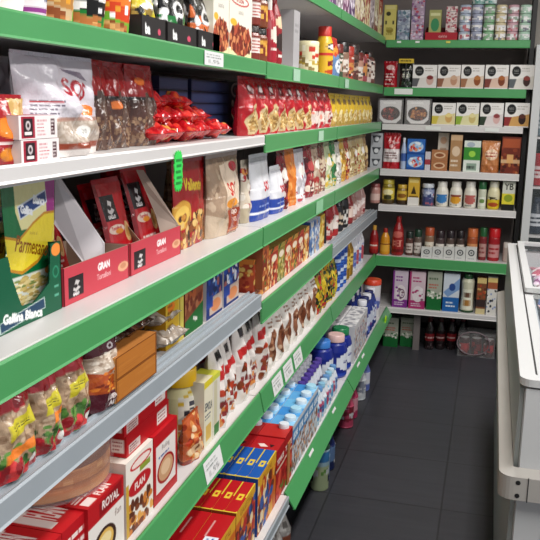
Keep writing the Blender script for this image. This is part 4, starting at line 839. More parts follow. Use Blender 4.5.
for i in range(4):
    PL('flour_bag', pouch(.11, .08, .262, whitebag(cv(.1, .25, 240, '#dddddd')), wr=.05, seed=186+i, sealc='#e3dcd8'), f'white flour bag in the back row, {ORD[i]} from the nearest end', 'flour bag', -.80, .07, yb_+.22+i*.115, Z5, 'white flour bags in the back row')
yc0 = yb_+.19+5*.112+.0
def choc(c): return c.r(0, 0, 1, 1, '#e6dfd9').e(.5, .66, .32, .24, '#8a5a44').n(.2, .45, .8, .88, ['#7a4a34', '#a87456', '#5c3424', '#c9a58a'], 30, .06, ell=(.5, .66, .3, .22)).r(.12, .06, .5, .22, '#2a2022').l(.55, .08, .9, .22, '#8a7a74', 2).e(.5, .66, .14, .12, '#6a3a28')
for i in range(7):
    c = choc(cv(.113, .235, 330, '#eeeeee')).l(.15, .28, .85, .4, '#9a7a6a', 2)
    PL('cocoa_pouch', pouch(.118, .08, [.265, .255, .27, .258][i % 4], c, wr=.05, seed=240+i, sealc='#e6e0da'), f'white pouch with brown picture on the fifth shelf, {ORD[i]} after the flour bags', 'pouch', -.70, .08, yc0+i*.1165, Z5, 'white and brown pouches on the fifth shelf')
y1 = yc0+7*.1165
for i in range(4):
    c = cv(.11, .22, 280, '#d0b02c').n(0, 0, 1, 1, ['#7a8a24', '#2a4a22', '#d9c23a', '#1c1c16', '#1c1c16', '#b5302a', '#c98a24', '#2a3a1c'], 90, .09)
    PL('snack_bag', pouch(.118, .07, [.25, .24, .255, .245][i], c, m=SHINY, seed=195+i), f'yellow and green bag beyond the white pouches, {ORD[i]} of four', 'snack bag', -.70, .07, y1+.012+i*.122, Z5, 'yellow and green bags on the fifth shelf')
y2 = y1+4*.122+.01
for i in range(3):
    for k in range(4):
        PL('blue_tin', bottle(.09, .062, CAN, cv(.14, .055, 280, '#1d46a0').r(0, .3, 1, .6, '#c9d6ec').r(0, .75, 1, .9, '#3a6ac4'), '#2c58b0', parts=('tin', 'lid')), f'blue tin in the far left stacks, {ORD[k]} from below in stack {["nearest us", "in the middle", "nearest the corner"][i]}', 'tin', -.70, .09, y2+i*.095, Z5+k*.0627, 'stacked blue tins')
y3 = y2+.29
for i in range(2):
    c = cv(.12, .26, 260, '#c99a2a').r(.3, 0, .6, 1, '#8a6414').r(0, .4, 1, .7, '#e0c05a').l(.1, .45, .9, .65, '#6a4a10', 2)
    PL('oil_bottle', bottle(.10, .25, MILK, c, '#d8b43a'), ['golden oil bottle beside the blue tins', 'golden oil bottle, second past the blue tins'][i], 'bottle', -.70, .1, y3+i*.105, Z5)
for i in range(4):
    c = cv(.1, .24, 260, '#d3d2da').r(.1, .45, .9, .85, ['#5a6ab4', '#b54a5a', '#6a7ab8', '#b9485a'][i]).n(0, .2, 1, .9, ['#e6e6ee', '#9aa0c4', '#f2f2f6'], 14, .1)
    PL('white_bottle', bottle(.085, .245, MILK, c, ['#2a4aa0', '#e4e4ea', '#24409a', '#e0dfe6'][i]), f'white bottle with coloured label by the corner on the fifth shelf, {ORD[i]} past the oil', 'bottle', -.70, .085, y3+.215+i*.09, Z5, 'white bottles by the corner')

# ================================================================== LEFT, lowest shelf (Z6): seen from above
XS = -.590
def crk(c): return c.r(0, 0, 1, 1, '#c9661e').r(0, 0, 1, .2, '#d9a22c').n(0, .2, 1, 1, ['#e0a03a', '#3a5aa0', '#b5302a', '#f0d8b0', '#6a2a1c', '#2a3a6a'], 60, .08).t('GALLETAS', .5, .11, .09, '#7a1a14', wmax=.8)
def toptile(c, bg): return c.r(0, 0, 1, 1, bg).r(0, .90, 1, 1, '#d8c03a').r(.05, 0, .5, 1, bg).r(.40, .26, .60, .76, '#e3c53a').r(.46, .4, .54, .62, bg).r(0, 0, .03, 1, '#d8c03a')
for g, (nm, tb, yy, ln) in enumerate((('red', '#b5141c', 2.01, .185), ('blue', '#1d56a8', 2.235, .21))):
    for k in range(4):
        PL('cracker_box', box_mesh(ln, .0345, .186, crk(cv(ln, .186, 330, '#c9661e')), '#8a3a1c' if g == 0 else '#24468a', toptile(cv(ln, .034, 560, tb), tb)), f'{nm}-topped cracker box with yellow square, {["outermost", "second outermost", "third outermost", "innermost"][k]} of four', 'cracker box', XS-.0352*k, .0345, yy, Z6, f'{nm}-topped cracker boxes')
for k in range(2):
    c = cv(.19, .07, 420, '#b3121a').p([(.35, .3), (.8, .3), (.8, .36), (.35, .36)], '#d9a8a4')
    if k == 0: c.r(.10, .35, .36, .9, '#dfe6ee').l(.12, .4, .34, .8, '#2a4a9a', 2)
    PL('biscuit_box', box_mesh(.185, .066, .180, crk(cv(.19, .18, 330, '#b5141c')), '#9a121a', c), ['large red biscuit box with white and blue sticker on top', 'large red biscuit box behind the one with the sticker'][k], 'biscuit box', XS-.067*k, .066, 1.82, Z6)
for i in range(3):
    PL('biscuit_box', box_mesh(.085, .16, .15, cv(.085, .15, 330, '#a8121c').l(.1, .6, .9, .95, '#e6d0cc', 3).r(.1, .1, .9, .4, '#c4202a'), '#8e1018', cv(.085, .16, 330, '#ad141d').l(.1, .7, .9, .95, '#e9d8d4', 2)), f'dark red box on the lowest shelf along the bottom edge of view, {ORD[i]} from left', 'biscuit box', XS, .16, 1.50+i*.0875, Z6, 'dark red boxes on the lowest shelf')
def tomato(c): return c.r(0, 0, 1, 1, '#a8141a').n(.1, .5, .9, .95, ['#c4302a', '#8a0f14', '#d9503a', '#4a7a2c'], 24, .12).t('TOMATE', .5, .25, .1, '#f0e2da', wmax=.8, bold=1).r(.0, .38, 1, .42, '#e0c8b0')
def ttop(c): return c.r(0, 0, 1, 1, '#b01a1e').p([(.25, .35), (.45, .2), (.5, .4), (.3, .6)], '#efd9d2').p([(.25, .7), (.5, .6), (.45, .8)], '#2a1414')
for k in range(2):
    PL('sauce_carton', box_mesh(.105, .094, .178, tomato(cv(.105, .178, 330, '#a8141a')), tomato(cv(.094, .178, 260, '#9c1218')), ttop(cv(.105, .094, 380, '#b51a20'))), f'red tomato carton without cap beside the blue-topped boxes, {["front", "rear"][k]} one', 'carton', XS-.096*k, .094, 2.40, Z6)
    PL('tomato_carton', brick(.105, .094, .182, tomato(cv(.105, .18, 330, '#a8141a')), tomato(cv(.094, .18, 260, '#9c1218')), cv(.105, .094, 380, '#b8241f'), '#dfe6ee', nm='carton', capr=.018, capx=.034), f'red tomato carton with white cap, {["front", "rear"][k]} one of the pair', 'carton', XS-.096*k, .094, 2.508, Z6, 'red tomato cartons with white caps')
PL('cardboard_strip', box_mesh(.03, .003, .15, '#b5774a', '#a86c40'), 'narrow strip of brown cardboard standing against the red cartons', 'cardboard', XS+.0045, .003, 2.50, Z6)
def milkl(c): return c.r(0, 0, 1, 1, '#c9cdd6').r(0, .1, 1, .4, '#4a88c0').t('LECHE', .5, .25, .12, '#f2f6fa', wmax=.75, bold=1).n(0, .4, 1, .98, ['#b9c9dc', '#8a4a3a', '#d9a07a', '#7a5a4a', '#e6ecf4', '#5a3a34'], 46, .1)
for r_ in range(5):
    for k in range(2):
        f_, s_ = milkl(cv(.08, .175, 260, '#ffffff')), milkl(cv(.09, .175, 220, '#ffffff'))
        PL('milk_carton', brick(.0825, .082, .180, f_, s_, cv(.08, .09, 250, ['#5fa6da', '#3f8cd0', '#6ab4e0'][(r_+k) % 3]).r(0, .45, 1, 1, ['#8cc4e8', '#4a9ad8'][(r_+k) % 2]), ['#cfe4f2', '#a9d8ee', '#dbeaf4'][(r_+2*k) % 3], nm='carton', capr=.021, capx=.008), f'blue milk carton with pale cap, {ORD[r_]} row from the tomato cartons, {["front", "inner"][k]} file', 'milk carton', XS-.084*k, .082, 2.61+r_*.0845, Z6, 'blue milk cartons with pale caps')
c6 = [('#2c2a5c', '#2f2766'), ('#d9d9e2', '#e6e6ee'), ('#43357c', '#55429a')]
for r_ in range(7):
    for k in range(3):
        a, b2 = c6[k]; c = cv(.08, .16, 240, '#d3d6e0').r(0, .35, 1, .9, a).n(0, .4, 1, .85, ['#e6e6f0', '#c03a5a', a, '#6a9ac8'], 16, .1)
        PL('yogurt_bottle', bottle(.043, .178 if k != 1 else .19, MILK, c, b2, capr=.7), f'{["navy", "white", "purple"][k]}-capped drink bottle, {ORD[r_]} row behind the blue milk cartons', 'bottle', XS-.055-.0445*(2-k), .043, 3.025+r_*.0545, Z6, f'{["navy", "white", "purple"][k]}-capped drink bottles')
for r_ in range(9):
    c = cv(.08, .11, 240, '#cfd6e0').r(0, .3, 1, .8, ['#5aa0cc', '#b54a6a', '#6a8ac4'][r_ % 3]).n(0, .2, 1, .95, ['#e6ecf4', '#3a4a7a', '#c45a7a', '#8ac0dc'], 16, .1)
    PL('small_bottle', bottle(.048, .13, MILK, c, ['#8fc4e0', '#c9e0ee', '#6a9ad0'][r_ % 3], capr=.62), f'small blue and pink drink bottle at the lowest shelf front, {ORD[r_]} from the milk cartons', 'bottle', XS, .048, 3.028+r_*.0495, Z6, 'small drink bottles at the shelf front')
for i, (yy, dx, cc, lab) in enumerate(((3.545, .045, '#3f7fd0', 'navy detergent jug with light blue cap on the lowest shelf'), (3.665, .0, '#dfb9b4', 'navy detergent jug with pink cap on the lowest shelf'), (3.67, .125, '#2a2f7a', 'navy detergent jug with dark cap in the back of the lowest shelf'), (3.79, .0, '#1f7a4a', 'navy detergent jug with green cap on the lowest shelf'), (3.79, .125, '#27306e', 'navy detergent jug with dark cap behind the green-capped one'))):
    c = cv(.17, .2, 240, '#1b2a86').e(.5, .55, .4, .25, '#dfe4f0').t('Limpio', .5, .55, .1, '#1b2a86', wmax=.6, bold=1).r(0, .85, 1, 1, '#2a46b0')
    PL('detergent_jug', bottle(.116, .205, JUG, c, cc, capr=.72), lab, 'jug', XS-dx, .116, yy, Z6)
for r_ in range(5):
    for k in range(2):
        c = cv(.085, .19, 240, '#d5d3d6').n(0, .15, 1, 1, ['#b5404a', '#5a7ab0', '#e3e1e6', '#8a8a9c', '#c9a08a', '#7a3a34'], 40, .1)
        tc3 = cv(.085, .08, 240, '#dad8da').n(0, 0, 1, 1, ['#f0eff0', '#a9a9b0', '#8a8a94'], 10, .15)
        PL('white_carton', box_mesh(.083, .08, .19, c, '#c9c9ce', tc3), f'white carton with red and blue print, {ORD[r_]} row past the navy jugs, {["front", "back"][k]} file', 'carton', XS-.084*k, .08, 3.905+r_*.086, Z6, 'white cartons past the navy jugs')
for r_ in range(5):
    for k in range(2):
        c = cv(.1, .2, 240, '#20307c').r(0, .35, 1, .75, '#c9cee0').n(0, .3, 1, .9, ['#20307c', '#5a6ab8', '#e6e8f2', '#7a4a8a'], 16, .1)
        PL('drink_bottle', bottle(.078, .215, MILK, c, ['#e1e1ea', '#1c2560'][(r_+k) % 2], capr=.66), f'dark blue drink bottle past the white cartons, {ORD[r_]} row, {["front", "back"][k]} file', 'bottle', XS-.082*k, .078, 4.345+r_*.083, Z6, 'dark blue drink bottles near the corner')
for k in range(2):
    PL('orange_tub', bottle(.10, .235, TUB, cv(.15, .2, 240, '#d8d4d6').r(0, .4, 1, .7, '#5a6ab0').n(0, .4, 1, .8, ['#c9c4dc', '#7a4a9a'], 14, .1), '#d8452a', capr=1.04), ['white tub with orange-red lid near the corner of the lowest shelf', 'white tub with orange-red lid, behind the front one in the corner'][k], 'tub', XS-.104*k, .10, 4.83, Z6)
# under the lowest shelf: goods standing on the floor
def fl_(name, parts, lab, cat, x, y, grp=None): return put(name, parts, lab, cat, (x, y, .0006), HP, grp)
gx, gy = onZ(324, 488, 0)
fl_('pet_food_can', bottle(.075, .19, CAN, cv(.11, .17, 330, '#9fc0d0').r(0, .4, 1, 1, '#b5c49a').ring(.6, .72, .2, .12, .5, '#1c1c1c').r(0, .05, 1, .3, '#3a7ab4').n(0, .4, 1, .6, ['#6a9a4a', '#d9dfe0'], 10, .1), '#2b4a3a', parts=('can', 'lid')), 'pale green and blue can standing on the floor under the lowest shelf', 'can', gx-.02, gy)
gx, gy = onZ(305, 545, 0)
for i in range(3):
    pr, cc_ = MILK
    c = cv(.12, .2, 240, '#a9a5a2').n(0, 0, 1, 1, ['#8a8684', '#c9c6c4', '#6a6664'], 30, .1).r(0, .4, 1, .6, '#8a4a34')
    fl_('water_bottle', bottle(.085, .20, MILK, c, '#b06a44', m=SHINY), f'clear wrapped bottle on the floor under the lowest shelf, {ORD[i]} nearest us', 'bottle', -.615, 2.30+.1*i, 'clear bottles on the floor')
for i, (yy, c0, c1, lab) in enumerate(((3.14, '#2a4a94', '#8ab0d8', 'blue bottle on the floor under the green lowest rail, nearest us'), (3.26, '#1f2a5a', '#6a8ab8', 'navy bottle on the floor under the green lowest rail'), (3.75, '#c44a6a', '#8a2a3a', 'pink bottle on the floor under the green lowest rail'), (3.88, '#b0305a', '#e6a0b0', 'deep pink bottle on the floor beside the other pink one'), (4.15, '#cfd3d8', '#8a90a0', 'white bottle on the floor under the far lowest rail'), (4.3, '#5a6ab0', '#d9dcec', 'lilac-blue bottle on the floor under the far lowest rail'))):
    c = cv(.11, .18, 240, c0).r(0, .35, 1, .75, c1).n(0, .3, 1, .8, [c0, '#e6e6ea', c1], 12, .1)
    fl_('cleaner_bottle', bottle(.08, .195, MILK, c, c1), lab, 'bottle', -.60, yy)

# ================================================================== BACK shelves
def xs(a, b, y, Y=5.125): return onY(a, y, Y)[0], onY(b, y, Y)[0]
def fitB(a, b, pt, pb, z, Y=5.125):
    x0, x1 = xs(a, b, (pt+pb)/2, Y); return (x0+x1)/2, x1-x0, onY((a+b)/2, pt, Y)[1]-z
RB = 300
# --- row 1 (top)
x, w, h = fitB(384, 396, 5, 40, ZBK[0])
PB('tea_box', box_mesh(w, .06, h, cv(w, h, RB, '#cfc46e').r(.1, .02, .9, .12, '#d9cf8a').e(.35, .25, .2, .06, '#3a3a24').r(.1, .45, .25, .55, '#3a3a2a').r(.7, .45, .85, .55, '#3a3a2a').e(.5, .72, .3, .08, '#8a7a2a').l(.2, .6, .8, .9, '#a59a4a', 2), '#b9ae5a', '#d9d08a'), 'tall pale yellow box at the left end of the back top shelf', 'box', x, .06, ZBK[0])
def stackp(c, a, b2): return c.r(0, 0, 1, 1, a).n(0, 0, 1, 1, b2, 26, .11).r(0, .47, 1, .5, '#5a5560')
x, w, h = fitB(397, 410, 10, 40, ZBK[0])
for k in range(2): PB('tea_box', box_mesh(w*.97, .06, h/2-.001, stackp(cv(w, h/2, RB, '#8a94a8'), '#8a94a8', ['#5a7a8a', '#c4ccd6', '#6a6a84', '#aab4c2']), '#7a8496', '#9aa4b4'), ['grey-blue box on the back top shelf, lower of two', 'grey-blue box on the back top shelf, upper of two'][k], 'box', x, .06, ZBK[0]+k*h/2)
x, w, h = fitB(411, 424, 8, 40, ZBK[0])
for k in range(3): PB('tea_box', box_mesh(w*.97, .06, h/2-.001, stackp(cv(w, h/2, RB, '#a08aa8'), '#b09ab0', ['#8a5a8a', '#d9ccd9', '#b5485a', '#7a6a94', '#c9b4cc']), '#8a7494', '#b5a4b8'), f'lilac and pink patterned box in the tall stack, {["bottom", "middle", "top"][k]} one', 'box', x, .06, ZBK[0]+k*h/2)
x, w, h = fitB(425, 458, 22, 40, ZBK[0])
PB('display_tray', tray(w, .14, .045, .085, cv(w, .045, RB, '#a81c2c').t('caldo', .55, .5, .35, '#e9c9c4', wmax=.4), '#a01828', '#7a1420'), 'red cardboard display tray on the back top shelf', 'display tray', x, .14, ZBK[0])
x2, w2, h2 = fitB(429, 441, 10, 38, ZBK[0], 5.14)
PB('broth_box', box_mesh(w2, .05, h2-.004, cv(w2, h2, RB, '#a9a96a').e(.5, .5, .35, .22, '#3a8a5a').r(.1, .1, .9, .2, '#d9d9a4').r(.2, .75, .8, .9, '#c9b25a'), '#8a8a4a', '#b9b97a'), 'olive and green box standing in the red tray', 'box', x2, .05, ZBK[0]+.004, Y=5.14)
x3, w3, h3 = fitB(446, 457, 6, 38, ZBK[0], 5.14)
for k in range(3): PB('broth_box', box_mesh(w3, .05, h3/3-.003, stackp(cv(w3, h3/3, RB, '#d6b9b9'), '#d9c4c2', ['#b5485a', '#e9dcd8', '#a05a64']), '#c4a4a4', '#dccaca'), f'pink and white carton stacked in the red tray, {["bottom", "middle", "top"][k]} one', 'box', x3, .05, ZBK[0]+.004+k*(h3/3-.002), Y=5.14)
cc = [('#a9b4c8', 'pale blue'), ('#9aa0b8', 'slate blue'), ('#7fae84', 'green'), ('#cfc09a', 'cream'), ('#c49aa4', 'pink'), ('#a4c4b0', 'mint')]
pxs = [458.5, 471, 483, 495, 507, 519, 531.5]
for i, (c0, nm) in enumerate(cc):
    x, w, h = fitB(pxs[i]+.4, pxs[i+1]-.4, 4.5, 40, ZBK[0]); hh = h/4
    for k in range(4):
        c = cv(w*1.5, hh, RB, c0).r(0, .25, 1, .62, '#e0dfe0').n(0, .3, 1, .9, [c0, '#f0eeee', '#6a6a78' if i % 2 else '#8a9a8a', '#b5606a' if i in (0, 4) else c0], 14, .1)
        PB('tuna_tin', bottle(w*.98, hh-.0008, CAN, c, c0, sq=4.5, parts=('tin', 'lid')), f'{nm} tin on the back top shelf, {["lowest", "second", "third", "highest"][k]} of its column', 'tin', x, w*.98, ZBK[0]+hh*k, 'columns of small tins on the back top shelf')
x, w, h = fitB(477, 492, -6, 4, ZBK[0])
for k in range(2): PB('tuna_tin', bottle(.075, .045, CAN, cv(.1, .045, RB, '#8ab0a8').r(0, .3, 1, .6, '#dfe6e4').n(0, .2, 1, .8, ['#5a9a94', '#e9efee'], 10, .1), '#7aa89c', parts=('tin', 'lid')), ['blue-green tin on top of the slate blue column', 'blue-green tin on top of the green column'][k], 'tin', onY([477, 489][k], 22, 5.125)[0], .075, ZBK[0]+fitB(458, 471, 4.5, 40, ZBK[0])[2]+.002, Y=5.127)
# --- row 2
x, w, h = fitB(383, 397, 61, 86, ZBK[1])
PB('coffee_bag', pouch(w, .06, h, cv(w, h, RB, '#a41422').e(.5, .2, .3, .1, '#e0b9b4').l(.15, .42, .85, .75, '#e6c9c4', 3).r(.2, .85, .8, .9, '#c9a09c'), seed=201, sealc='#a41422'), 'red coffee pouch at the left of the second back shelf', 'coffee bag', x, .06, ZBK[1])
x, w, h = fitB(399, 413, 62, 87, ZBK[1])
PB('coffee_bag', pouch(w, .06, h, cv(w, h, RB, '#161a18').l(.2, .2, .8, .32, '#c9c4b4', 1).e(.5, .5, .32, .14, '#8a8f84').l(.2, .42, .8, .6, '#d9d4c4', 2).r(.1, .75, .9, .9, '#2a3a2c'), seed=202, sealc='#161a18'), 'black coffee pouch beside the red one', 'coffee bag', x, .06, ZBK[1])
xa, za = onY(399.5, 61, 5.122); xb_, _ = onY(413.5, 61, 5.122)
t = thing('shelf_ticket', 'small yellow ticket standing over the black coffee pouch', 'ticket', ((xa+xb_)/2, 5.121, ZBK[1]+.0006))
pm('holder', t, MB().box(-.004, .004, -.001, .001, 0, za-ZBK[1]-.012, '#222222'), BLACKM)
pm('card', t, MB().quad((-.045, -.0012, za-ZBK[1]+.013), (-.045, -.0012, za-ZBK[1]-.013), (.045, -.0012, za-ZBK[1]-.013), (.045, -.0012, za-ZBK[1]+.013), cv(.09, .026, 400, '#d3b43a').l(.1, .25, .9, .75, '#5a4a14', 1, .6)), CARD)
def pods(pic, c, txt='NEO'):
    c.r(0, 0, 1, 1, '#e9e6e4').e(.27, .27, .185, .215, '#141416').t(txt, .27, .24, .09, '#9a9a98', wmax=.2).r(.17, .33, .37, .355, '#77777a')
    c.r(0, .58, .45, .95, pic[0]).p([(.3, .58), (1, .45), (1, .95), (.2, .95)], pic[1]).e(.72, .66, .15, .22, pic[2]).e(.72, .55, .14, .09, pic[3]).l(.5, .1, .92, .3, '#b9b4b0', 2).r(0, .95, 1, 1, '#d9d6d4'); return c
p2 = [(412.5, 437, ('#5a5a5e', '#d9d4d0', '#c9a49a', '#7a2a2c')), (437.5, 460.5, ('#8a5a44', '#d9c0ae', '#b98a70', '#c9a58a')), (461, 484, ('#9a6a4c', '#d9c4b0', '#8a4a24', '#b5743c')), (485, 508.5, ('#7a3a30', '#d9b9a8', '#7a3a1c', '#a8602e')), (509.5, 534, ('#5a6064', '#d9d4ce', '#3a1c18', '#8a3a34'))]
n2 = ['grey and white', 'beige', 'light brown', 'reddish brown', 'grey and dark brown']
for i, (a, b_, pc2) in enumerate(p2):
    x, w, h = fitB(a, b_, 65, 88, ZBK[1]); PB('capsule_box', box_mesh(w*.985, .09, min(h, .15), pods(pc2, cv(w, h, RB, '#ffffff')), '#cfcac8', '#e3e0de'), f'white coffee capsule box on the second back shelf with {n2[i]} picture', 'coffee box', x, .09, ZBK[1])
# --- row 3
for i, (a, b_, cs, lab) in enumerate(((377.5, 403.5, ['#5a1a18', '#8a2a24', '#b5564a', '#3a1412'], 'clear wrapped tray with dark red sweets on the third back shelf'), (404.5, 431.5, ['#8a4a2a', '#b5743c', '#6a3018', '#c98a50'], 'clear wrapped tray with brown sweets beside the dark red one'))):
    x, w, h = fitB(a, b_, 98, 123.5, ZBK[2]); c = cv(w, h, RB, '#3f3838').p([(.06, .06), (.94, .04), (.92, .80), (.75, .97), (.25, .97), (.08, .80)], '#d9d6d6').e(.5, .58, .38, .28, '#2a1412').n(.1, .3, .9, .86, cs, 60, .05, ell=(.5, .58, .34, .25)).r(.2, .12, .7, .2, '#e9e6e6')
    PB('sweet_tray', [('tray', box_mesh(w*.96, .07, h*.96, c, '#7a7676', '#b5b2b2', nm='tray')), ('wrap', MB().box(-w*.485, w*.485, -.037, .037, -.0003, h*.98, '#ffffff').mesh('wrap', CLEAR))], lab, 'sweet tray', x, .074, ZBK[2]+.0005)
p3 = [(432, 455.5, ('#c9b84a', '#d9cc9a', '#c9a060', '#e6d28a')), (456, 479, ('#8aa83a', '#d9d4a4', '#c4b070', '#e0d49a')), (480, 503.5, ('#2a3a2a', '#d9d0d0', '#d0a8a4', '#8a3a3c')), (504.5, 529.5, ('#8a2a2c', '#c99a5a', '#2a1412', '#5a2a1c'))]
n3 = ['yellow', 'lime green', 'dark green and pink', 'red and black']
for i, (a, b_, pc2) in enumerate(p3):
    x, w, h = fitB(a, b_, 103, 125.5, ZBK[2]); PB('capsule_box', box_mesh(w*.985, .09, min(h, .15), pods(pc2, cv(w, h, RB, '#ffffff')), '#cfcac8', '#e3e0de'), f'white coffee capsule box on the third back shelf with {n3[i]} picture', 'coffee box', x, .09, ZBK[2])
# --- row 4
z = ZBK[3]
def B(kind, nm, a, b_, pt, pb, z, c0, draw, lab, cat, d=.07, top=None, side=None, grp=None, zoff=0, Y=5.125, hmul=1, **k):
    x, w, h = fitB(a, b_, pt, pb, z, Y); h *= hmul; c = cv(w*(1.5 if kind[0] == 'L' else 1), h, RB, c0); draw(c)
    if kind == 'box': p_ = box_mesh(w*.97, d, h, c, side or c0, top or c0)
    elif kind == 'bag': p_ = pouch(w*.98, d, h, c, seed=int(a), **k)
    else:
        d = w*.96; p_ = bottle(w*.96, h, k.pop('shape'), c, k.pop('cap'), **k)
    return PB(nm, p_, lab, cat, x, d, z+zoff, grp, Y)
x, w, h = fitB(370, 381.5, 133, 167, z)
for k in range(3):
    c = cv(w, h/3, RB, '#b9bcc0').p([(.1, .2), (.9, .2), (.6, .8), (.3, .8)], '#3a3e44').e(.5, .5, .2, .2, '#d9dcde')
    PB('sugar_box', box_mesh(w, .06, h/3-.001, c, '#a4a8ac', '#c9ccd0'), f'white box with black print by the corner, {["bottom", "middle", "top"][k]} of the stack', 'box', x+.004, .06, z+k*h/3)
B('bag', 'sugar_bag', 382.5, 400, 133, 168, z, '#b01824', lambda c: c.r(0, .42, 1, .8, '#e3d9d8').l(.1, .5, .9, .72, '#6a2a30', 3).n(0, .05, 1, .35, ['#c9303a', '#8a101a', '#d9a4a4'], 14, .1), 'red and white bag on the fourth back shelf', 'bag', .06)
B('L', 'syrup_bottle', 400.5, 406.5, 138, 168, z, '#a8b8d4', lambda c: c.r(0, .4, 1, .7, '#3a5aa0'), 'small white and blue bottle beside the blue boxes', 'bottle', shape=MILK, cap='#d8dce4')
for k in range(2):
    x, w, h = fitB(407, 424.5, 139, 168.5, z)
    PB('biscuit_box', box_mesh(w, .07, h/2-.001, cv(w, h/2, RB, '#2f66b4').e(.5, .5, .42, .34, '#b9d0ea').n(.2, .25, .8, .75, ['#d98a6a', '#c4303a', '#7ab0e0', '#e9eef6'], 16, .09).r(0, .86, 1, 1, '#1c4a94'), '#24549c', '#4a7ac0'), ['bright blue box on the fourth back shelf, lower of two', 'bright blue box on the fourth back shelf, upper of two'][k], 'box', x, .07, z+k*h/2)
B('box', 'small_box', 425, 430.5, 152, 168.5, z, '#c9c4cc', lambda c: c.r(0, .4, 1, .7, '#a03a44'), 'very small pale box between the blue and the brown boxes', 'box', .05)
for k in range(2):
    x, w, h = fitB(431.5, 447.5, 150, 169, z)
    PB('biscuit_box', box_mesh(w, .06, h/2-.001, cv(w, h/2, RB, '#a8704a').e(.5, .5, .36, .3, '#d9b490').e(.5, .5, .26, .18, '#8a5030'), '#8e5c3c', '#b98460'), ['light brown box with oval, lower of two', 'light brown box with oval, upper of two'][k], 'box', x, .06, z+k*h/2)
x, w, h = fitB(437.5, 448.5, 133, 150, z, 5.2)
B('box', 'biscuit_box', 437.5, 448.5, 133, 169, z, '#d6cdc0', lambda c: c.e(.5, .2, .3, .1, '#c9a48a').r(.2, .4, .8, .6, '#b59a84'), 'pale cream box standing behind the brown ones', 'box', .05, Y=5.20)
B('box', 'biscuit_box', 450, 462, 135, 170, z, '#a88058', lambda c: c.r(0, 0, 1, .15, '#c9a884').e(.5, .45, .35, .14, '#d9c0a4').l(.1, .65, .9, .9, '#e3d0ba', 2), 'tall brown box beside the oval-marked ones', 'box', .06)
B('box', 'cereal_box', 463.5, 480.5, 141, 171, z, '#d9e0d8', lambda c: c.r(0, .2, 1, .62, '#3a8a34').e(.5, .42, .2, .1, '#9ad04a').e(.4, .12, .25, .08, '#a8b4c0').r(.2, .72, .8, .95, '#8aa090').l(.2, .78, .8, .92, '#3a4440', 1, .7), 'green and white box on the fourth back shelf', 'box', .07)
B('bag', 'rusk_bag', 481, 500, 141, 173, z, '#c98454', lambda c: c.e(.55, .4, .38, .18, '#e6c4a4').l(.2, .3, .9, .5, '#a03a2a', 2).r(0, .75, 1, 1, '#b06a3a'), 'orange-salmon pack on the fourth back shelf', 'bag', .07)
B('box', 'chocolate_box', 501, 520.5, 137, 174, z, '#6d2a1c', lambda c: c.r(.05, .05, .95, .3, '#a8502e').n(0, .3, 1, 1, ['#8a3a22', '#4a1a12', '#b06a3c'], 24, .1).r(0, .62, 1, .72, '#d0a880').r(.3, .48, .65, .72, '#d9a46a'), 'dark brown and red box at the right of the fourth back shelf', 'box', .07)
# --- row 5: jars
z = ZBK[4]
B('L', 'pate_jar', 369, 380, 184, 204, z, '#b5847c', lambda c: c.r(0, .4, 1, .8, '#d9b9b0'), 'pinkish jar by the corner on the fifth back shelf', 'jar', shape=JAR, cap='#8a4a48', parts=('jar', 'lid'))
yj = lambda c: c.r(0, .2, 1, .75, '#d6c24a').e(.5, .4, .3, .14, '#f0e6b0').e(.5, .65, .25, .12, '#3a3a1c').r(0, .8, 1, 1, '#4a3a1c')
B('L', 'mustard_jar', 381, 394.5, 180, 203, z, '#8a7a2a', yj, 'yellow-labelled jar, the taller of two', 'jar', shape=JAR, cap='#b9a840', parts=('jar', 'lid'))
B('L', 'mustard_jar', 396, 407.5, 185, 204, z, '#8a6a2a', lambda c: c.r(0, .15, 1, .7, '#d9b84a').e(.5, .45, .3, .14, '#8a5a1c').r(0, .75, 1, 1, '#3a2a1a'), 'yellow-labelled jar, the shorter of two', 'jar', shape=JAR, cap='#c9a43a', parts=('jar', 'lid'))
B('box', 'mustard_box', 408, 419.5, 177, 204, z, '#d2a83a', lambda c: c.p([(.5, .3), (.75, .6), (.25, .6)], '#3a2a12').r(.1, .08, .9, .2, '#e6cc7a').r(0, .72, 1, 1, '#e0dcd6').r(.1, .66, .9, .72, '#7a5a1a'), 'yellow box with white foot on the fifth back shelf', 'box', .05)
B('L', 'honey_jar', 420.5, 434.5, 184, 205, z, '#3f4a6a', lambda c: c.r(0, .1, 1, .55, '#8a94b4').r(.2, .5, .8, .9, '#4a4a78').n(.1, .2, .9, .9, ['#c9cede', '#a05a6a', '#2a3a6a'], 16, .1), 'dark blue jar beside the white mayonnaise jars', 'jar', shape=JAR, cap='#c4c8d0', parts=('jar', 'lid'))
may = [(435, 448.5, 182, '#3a7ab8', 'white mayonnaise jar with blue label'), (449, 462.5, 182, '#d99a2a', 'white mayonnaise jar with orange-yellow label'), (463.5, 477, 182, '#b5605a', 'white mayonnaise jar with reddish print')]
for a, b_, pt, lc, lab in may:
    B('L', 'mayonnaise_jar', a, b_, pt, 207, z, '#e0dbcf', lambda c: c.e(.5, .62, .3, .2, lc).r(.2, .38, .8, .48, lc if lc != '#d99a2a' else '#8a3a2a').l(.25, .8, .75, .95, '#8a8a84', 1), lab, 'jar', shape=MAYO, cap='#e6e2da', parts=('jar', 'lid'))
B('L', 'sauce_bottle', 478, 486.5, 182, 208, z, '#c9cdb8', lambda c: c.r(.1, .4, .9, .85, '#e0e2d4').e(.5, .6, .25, .1, '#6a8a4a'), 'slim pale bottle with green cap between the jars', 'bottle', shape=SPICE, cap='#1f5a34')
